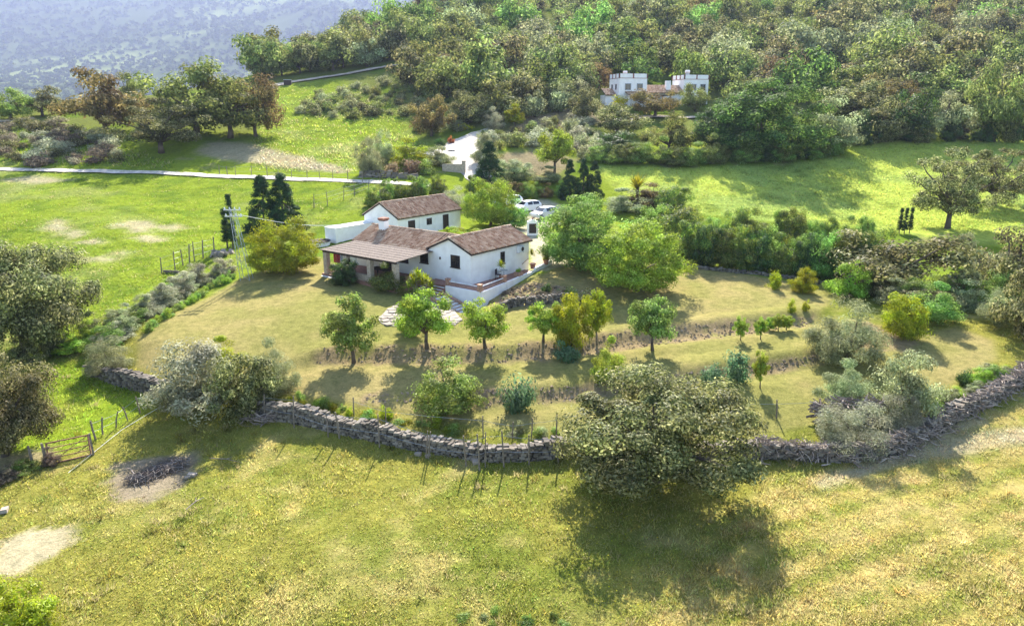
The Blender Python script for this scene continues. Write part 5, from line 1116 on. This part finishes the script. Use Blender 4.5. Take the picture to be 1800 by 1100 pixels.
fence('paddock_fence', 'row of leaning stakes running up from the rusty gate', [(169,772),(180,764),(203,751),(225,738),(247,726),(262,716)], 1.0, 2, .045, .2)
fence('paddock_fence', 'two stout posts left of the rusty gate', [(58,818),(85,816)], 1.1, 1, .06, .12)
fence('roadside_fence', 'line of thin posts along the far side of the left road', [(386,306),(400,308),(414,309),(442,310),(470,311),(490,312),(512,313),(540,315),(563,316),(585,317),(612,319),(637,321)], 1.5, 2, .05, .15)
fence('meadow_fence', 'slanting row of posts across the meadow left of the back house', [(552,366),(576,362),(604,352),(624,345),(648,336),(668,330)], 1.7, 3, .05, .15)
fence('field_fence', 'few stakes on the lower lawn behind the foreground oak', [(1215,735),(1365,735),(1440,728),(1475,724)], 1.0, 1, .045, .1)
# rusty gate panel leaning between posts
gp = P3(122, 808); t = thing('pen_gate', 'rusty iron gate panel leaning in the paddock fence', 'gate', gp, R(33)); 
def lean(p): return (p[0], p[1]+p[2]*.55, p[2]*.86)
fr = MB()
for a, b in (((-.9,0,0),(-.9,0,1.15)),((1.0,0,0),(1.0,0,1.15)),((-.9,0,.05),(1.0,0,.05)),((-.9,0,1.12),(1.0,0,1.12))): fr.tube([lean(a), lean(b)], .04, 6)
fr.build('frame', M_RUST, t)
for z in (.32,.58,.84): MB().tube([lean((-.9,0,z)), lean((1.0,0,z))], .025, 6).build('bar', M_RUST, t)
MB().tube([lean((-.9,0,.05)), lean((1.0,0,1.12))], .02, 6).build('brace', M_RUST, t)
for x in (-1.02,1.12): MB().tube([(x,0,-.2),(x-.05,.05,1.25)], .06, 6).build('post', M_WEATH, t)
# lattice pylon and its cable
bp = P3(434, 492); t = thing('lattice_pylon', 'small grey lattice pylon on the lawn beside the thin cypress', 'pylon', bp)
HT = 6.2; off = Vector((-.75,.2,0))
def pl(sx, sy, f): w = .42*(1-f)+.2*f; return Vector((sx*w, sy*w, f*HT))+off*f
for sx in (-1,1):
    for sy in (-1,1): MB().tube([pl(sx,sy,0), pl(sx,sy,1)], .024, 4).build('leg', M_METAL, t)
for k in range(9):
    f0, f1 = k/9, (k+1)/9; s = 1 if k % 2 else -1
    b = MB()
    for a, c in (((1,1),(-1,1)),((-1,-1),(1,-1)),((1,-1),(1,1)),((-1,1),(-1,-1))): b.tube([pl(*(a if s > 0 else c), f0), pl(*(c if s > 0 else a), f1)], .012, 4)
    b.build('brace', M_METAL, t)
for z, w in ((.99,.75),(.90,.75)):
    c = off*z+Vector((0,0,z*HT)); MB().box((c.x-w,c.y-.05,c.z-.04),(c.x+w,c.y+.05,c.z+.04)).build('crossarm', M_METAL, t)
    for k in (-.65,-.22,.22,.65): lathe(MB(), [(.01,.0),(.07,.02),(.04,.09),(.07,.12),(.03,.2),(.001,.22)], 8).build('insulator', M_PLASTW, t).location = (c.x+k, c.y, c.z+.04)
a = bp+off*.95+Vector((.4,0,HT*.93)); b = Vector((*hxy(-.1, 1.2, GC), 2.9)); pts = [a.lerp(b, i/14)-Vector((0,0,1.1*math.sin(math.pi*i/14))) for i in range(15)]
tag(MB().tube(pts, .022, 5).build('power_cable', M_PLASTW), 'thin pale cable sagging from the lattice pylon to the back house', 'cable')
tp = [P3(px, py)+Vector((0,0,.07)) for px, py in ((282,716),(250,735),(215,756),(188,778),(160,800),(120,832))]
tag(MB().tube(tp, .011, 5).build('fence_tape', M_PLASTW), 'white tape lying on the grass along the paddock fence', 'tape')
p = P3(380, 450); t = thing('stone_heap', 'little heap of pale stones under the thin cypress', 'stones', p)
for k in range(26):
    o = link('stone', STONES[k % 8], M_FLAG, t); o.location = (random.gauss(.5,.5), random.gauss(0,.4), random.uniform(0,.35)); o.scale = [random.uniform(.25,.5)]*3; o.rotation_euler = (random.random(), random.random(), random.random()*6)
p = P3(300, 478); t = thing('plank_trough', 'dark low plank trough at the foot of the lawn fence', 'trough', p, R(-12)); MB().box((-.7,-.16,0),(.9,.16,.16)).build('plank', M_WEATH, t); MB().box((-.7,-.2,.161),(.9,-.12,.26)).build('rim', M_WEATH, t)
# gate wall by the driveway
p = P3(806, 303); t = thing('gate_wall', 'grey gate wall with end pier at the mouth of the driveway', 'wall', p, R(-8)); MB().box((-2.6,-.15,-.3),(.6,.15,1.3)).build('masonry', M_POST, t); MB().box((.6,-.25,-.3),(1.1,.25,1.7)).build('pier', M_POST, t); MB().box((.55,-.3,1.7),(1.15,.3,1.78)).build('cap', M_STONE, t)
# small utility box by the hill track
p = P3(506, 150); t = thing('utility_box', 'dark box beside the hill track', 'box', p, .2); MB().box((-.9,-.5,-.2),(.9,.5,1.1)).build('case', M_WOODD, t); MB().box((-.95,-.55,1.1),(.95,.55,1.2)).build('lid', M_METAL, t)

# ------------------------------------------------------------------ heaps of branches
M_STICK = island('dry_branch', [(.24,.19,.155),(.38,.31,.26),(.17,.135,.11),(.50,.43,.37)], .95, .1)
M_CHAR = island('charred_branch', [(.07,.055,.05),(.16,.13,.115),(.30,.27,.24),(.05,.04,.035)], .95, .1)
def stick(mb, c, L, r, yaw, pit, bend, rr):
    d = Vector((math.cos(yaw)*math.cos(pit), math.sin(yaw)*math.cos(pit), math.sin(pit))); s = Vector((-math.sin(yaw), math.cos(yaw), 0))*bend
    mb.tube([c-d*L/2, c+s*L*.12+Vector((0,0,bend*.06)), c+d*L/2], [r, r*.8, r*.35], 4, True)
def heap(name, label, pts, n, height, width, L, r, mat, seed, solo=60, cat='branches', flat=1.0, yw=.9):
    rr = random.Random(seed); Q = along(pts, .1); t = thing(name, label, cat, (Q[0][0], Q[0][1], gz(*Q[0]))); rest = MB()
    X = np.array([q[0] for q in Q]); Y = np.array([q[1] for q in Q]); Z = ground_h(X, Y)
    for k in range(n):
        i = rr.randrange(len(Q)); h = height*(.75+.5*float(vnoise(np.array([i*.06]), np.array([0.]), seed)[0])); o = rr.gauss(0, width*.42); f = max(0, 1-(o/width)**2)
        dx, dy = X[min(i+3, len(Q)-1)]-X[max(i-3, 0)], Y[min(i+3, len(Q)-1)]-Y[max(i-3, 0)]; l = math.hypot(dx, dy)+1e-6; nx_, ny_ = -dy/l, dx/l
        c = Vector((X[i]+nx_*o, Y[i]+ny_*o, Z[i]+h*f*rr.random()**.6+.03))-t.location
        m = MB() if k < solo else rest
        stick(m, c, L*rr.uniform(.4,1.3), r*rr.uniform(.6,1.5)*(1.5 if k < solo else 1), math.atan2(dy, dx)+rr.gauss(0,yw), rr.gauss(0,.35)*flat, rr.uniform(-1,1), rr)
        if k < solo: m.build('branch', mat, t)
    o = rest.build('twigs', mat, t); o['kind'] = 'stuff'; return t
heap('brush_heap', 'long heap of grey cut branches along the right edge of the field', [(1325,800),(1380,802),(1440,806),(1500,806),(1570,792),(1640,757),(1690,728),(1740,706),(1790,672),(1830,650)], 2100, .95, .7, .75, .024, M_STICK, 3, 150, yw=1.6)
heap('brush_heap', 'grey bare branches spilling up behind the silver bushes', [(1430,740),(1460,742),(1500,745),(1540,742)], 260, 1.3, .6, 1.1, .035, M_STICK, 4, 40)
heap('burnt_branches', 'charred pile of thin branches on the round ash patch', [(232,850),(255,842),(280,832),(305,822),(322,815)], 420, .22, .8, .75, .013, M_CHAR, 5, 40, flat=.35, yw=3.0)
heap('wall_branches', 'dead branches lying at the foot of the grey corner thicket', [(430,742),(460,742),(485,740)], 90, .5, .4, .9, .025, M_STICK, 6, 12)
for k, (px, py, l, yw, lb) in enumerate([(344,888,1.1,1.2,'forked dry branch lying in the grass right of the ash patch'),(398,812,2.0,-.3,'long thin dry branch lying beyond the ash patch'),(230,830,.9,2.4,'single bent branch at the edge of the ash patch')]):
    p = P3(px, py); t = thing('fallen_branch', lb, 'branch', p+Vector((0,0,.06))); m = MB(); m.tube([(-l/2*math.cos(yw),-l/2*math.sin(yw),0),(0,.05,.08),(l/2*math.cos(yw),l/2*math.sin(yw),.03)], [.03,.025,.01], 5); m.build('stem', M_STICK, t)
    m = MB(); m.tube([(0,.05,.08),(.3*math.cos(yw+.7),.3*math.sin(yw+.7)+.05,.14)], [.02,.008], 5); m.build('twig', M_STICK, t)
for k, (px, py, s, lb) in enumerate([(338,838,.45,'pale tan stone at the right rim of the ash patch'),(330,842,.3,'smaller tan stone beside the one at the ash rim'),(8,898,.5,'flat pale stone in the grass at the left photo edge'),(735,800,.4,'pale slab fallen below the dry stone wall'),(752,803,.3,'second pale slab fallen below the dry stone wall'),(835,812,.5,'tan boulder at the foot of the dry stone wall')]):
    o = link('loose_stone', STONES[k], M_FLAG); p = P3(px, py); o.location = p+Vector((0,0,.08)); o.scale = (s, s*.6, s*.4); o.rotation_euler = (0,.1,k); tag(o, lb, 'stone')
# small clods and cushion plants in the bare bed
bed = thing('flower_bed_plants', 'scattered dry cushion plants in the bare bed below the house', 'plants', P3(920, 515)); bp_ = wpoly([(872,532),(885,513),(935,500),(1000,508),(1045,520),(1000,524),(930,528)])
rr = random.Random(9); k = 0
while k < 60:
    x = rr.uniform(bp_[:,0].min(), bp_[:,0].max()); y = rr.uniform(bp_[:,1].min(), bp_[:,1].max())
    if poly_sd(np.array([x]), np.array([y]), bp_)[0] < -.1:
        o = link('cushion', KIT['shrub'][k % 5][0], L_DRYL if k % 4 else L_OLIVE, bed); s = rr.uniform(.2,.5); o.location = Vector((x, y, gz(x, y)))-bed.location; o.scale = (s, s, s*.6); k += 1
# ------------------------------------------------------------------ grass
def grass_mat():
    m, t, out = new_mat('grass_blade'); a = nd(t, 'ShaderNodeAttribute', attribute_name='Col'); d = nd(t, 'ShaderNodeBsdfDiffuse'); tr = nd(t, 'ShaderNodeBsdfTranslucent'); mx = nd(t, 'ShaderNodeMixShader'); mx.inputs[0].default_value = .6
    t.links.new(a.outputs['Color'], d.inputs[0]); t.links.new(a.outputs['Color'], tr.inputs[0]); t.links.new(d.outputs[0], mx.inputs[1]); t.links.new(tr.outputs[0], mx.inputs[2]); t.links.new(mx.outputs[0], out.inputs[0]); return m
M_GRASS = grass_mat()
def grass(name, label, n_tuft, per, d0, d1, th, zones, hgt, wid, spread, seed, bright=1.25, excl=(), nmin=0.0, dryf=.22, var=.5):
    r = np.random.default_rng(seed); y = np.exp(r.uniform(math.log(d0), math.log(d1), n_tuft)); x = y*r.uniform(*th, n_tuft)
    ok = np.zeros(n_tuft, bool)
    for P in zones: ok |= poly_sd(x, y, P) < -.2 if P is not None else True
    for P, dd in excl: ok &= poly_sd(x, y, P) > dd
    if nmin: ok &= vnoise(x*.5, y*.5, seed) > nmin
    x, y = x[ok], y[ok]; n = len(x); hs = hgt*r.uniform(.45, 1.3, n)*(.6+.8*vnoise(x*.35, y*.35, 8)); col = zone_col(x, y)*r.uniform(1-var, 1+var, n)[:,None]*bright*(1+r.normal(size=(n,3))*np.array([.12,.04,.10]))
    dry = (r.random(n) < dryf)[:,None]; col = np.where(dry, col*.35+np.array([.48,.39,.20])*.7, col)
    ci = np.repeat(np.arange(n), per); m = len(ci); ox = r.normal(size=m)*spread; oy = r.normal(size=m)*spread
    bx = x[ci]+ox; by = y[ci]+oy; bz = ground_h(bx, by)-.02; h = hs[ci]*r.uniform(.5, 1.2, m); a = r.random(m)*6.283; w = wid*r.uniform(.6, 1.3, m); ln = r.normal(size=(m,2))*.35*h[:,None]
    V = np.stack([np.stack([bx-np.cos(a)*w, by-np.sin(a)*w, bz], -1), np.stack([bx+np.cos(a)*w, by+np.sin(a)*w, bz], -1), np.stack([bx+ln[:,0]+ox*.5, by+ln[:,1]+oy*.5, bz+h], -1)], 1).reshape(-1, 3)
    c = np.repeat(col[ci]*r.uniform(.8, 1.2, m)[:,None], 3, 0)
    o = link(name, mesh_np(name, V, np.arange(m*3).reshape(m, 3), {'Col': np.clip(c, 0, .8)}), M_GRASS); o['kind'] = 'stuff'; return tag(o, label, 'grass')
EX = [(LAWN_W, .4), (Z_BURN, -.1), (Z_DIRT, 0), (Z_LANE, .1)]
grass('field_grass', 'uneven yellow-green grass of the foreground field', 42000, 8, 17, 50, (-.95,.95), [None], .13, .024, .15, 1, 1.7, EX+[(Z_RIGHTF, -1)], 0, .18)
grass('stubble_grass', 'dry tufted grass in rows on the right foreground field', 24000, 11, 17, 50, (-.1,1.0), [Z_RIGHTF], .14, .022, .13, 2, 1.5, EX, .12, .38)
grass('lawn_grass', 'short dry grass of the garden lawn', 22000, 6, 34, 70, (-.6,.85), [LAWN_W], .035, .02, .15, 3, 1.35)
grass('meadow_grass', 'lush green meadow grass on the left', 22000, 7, 42, 118, (-.9,-.1), [Z_LEFTM, Z_LOWM], .18, .04, .30, 4, 1.3, (), 0, .12, .35)
grass('crop_grass', 'soft green crop in the right-hand field', 16000, 6, 84, 135, (.08,.9), [Z_RIGHTM], .22, .06, .4, 5, 1.1, (), 0, .02, .22)
grass('slope_grass', 'green grass on the slope above the left road', 9000, 6, 112, 190, (-.8,-.02), Z_HILLG[1:], .4, .09, .5, 6, 1.5)
grass('field_weeds', 'coarse taller weed tufts standing out of the foreground grass', 900, 26, 17, 46, (-.95,.95), [None], .26, .022, .11, 9, 1.0, EX, .45, .3)
def clods():
    r = np.random.default_rng(15); V = []; F = []
    for P in Z_SOIL[:3]:
        lo, hi = P.min(0), P.max(0); n = 3200; x = r.uniform(lo[0], hi[0], n); y = r.uniform(lo[1], hi[1], n); k = poly_sd(x, y, P) < -.1; x, y = x[k][:800], y[k][:800]; z = ground_h(x, y)
        for a, b, c in zip(x, y, z):
            s = r.uniform(.04, .12); o = len(V); q = r.normal(size=(6,3))*.25
            for i, dv in enumerate(((1,0,0),(-1,0,0),(0,1,0),(0,-1,0),(0,0,.8),(0,0,-.6))): V.append((a+(dv[0]+q[i,0])*s, b+(dv[1]+q[i,1])*s, c+(dv[2]+q[i,2])*s))
            F += [(o+i, o+j, o+e) for e in (4, 5) for i, j in ((0,2),(2,1),(1,3),(3,0))]
    o = link('soil_clods', mesh_np('soil_clods', np.array(V), np.array(F)), island('clod', [(.20,.145,.09),(.30,.225,.15),(.38,.29,.20)], .95)); o['kind'] = 'stuff'; tag(o, 'loose clods of soil on the bare terrace banks', 'soil')
clods()
def flowers():
    r = np.random.default_rng(12); n = 2600; y = np.exp(r.uniform(math.log(18), math.log(42), n)); x = y*r.uniform(-.75, .25, n); ok = (vnoise(x*.25, y*.25, 44) > .5)&(poly_sd(x, y, LAWN_W) > .5)&(poly_sd(x, y, Z_BURN) > 0); x, y = x[ok], y[ok]; n = len(x); z = ground_h(x, y)+.16
    V, F, cl = leaves(np.stack([x, y, z], -1), unit(np.array([0,0,1.])+r.normal(size=(n,3))*.3), r.uniform(.018,.035,n), r.random(n), .9, r)
    o = link('field_flowers', mesh_np('field_flowers', V, F, {'clump': cl}), L_YEL); o['kind'] = 'stuff'; tag(o, 'small yellow flowers sprinkled through the foreground grass', 'flowers')
flowers()
# ------------------------------------------------------------------ air
m, t, out = new_mat('haze'); pv = nd(t, 'ShaderNodeVolumePrincipled'); pv.inputs['Color'].default_value = (.42,.48,.74,1); pv.inputs['Density'].default_value = .00013; pv.inputs['Anisotropy'].default_value = .15
t.links.new(pv.outputs[0], out.inputs['Volume'])
zmin, zmax = float(GZ.min())-1.0, float(GZ.max())+20
hz_ = MB().box((gx[0]-20, gy[0]-20, zmin), (gx[-1]+20, gy[-1]+20, zmax)).build('haze', m); hz_['kind'] = 'stuff'; tag(hz_, 'thin bluish haze filling the air over the valley', 'haze')
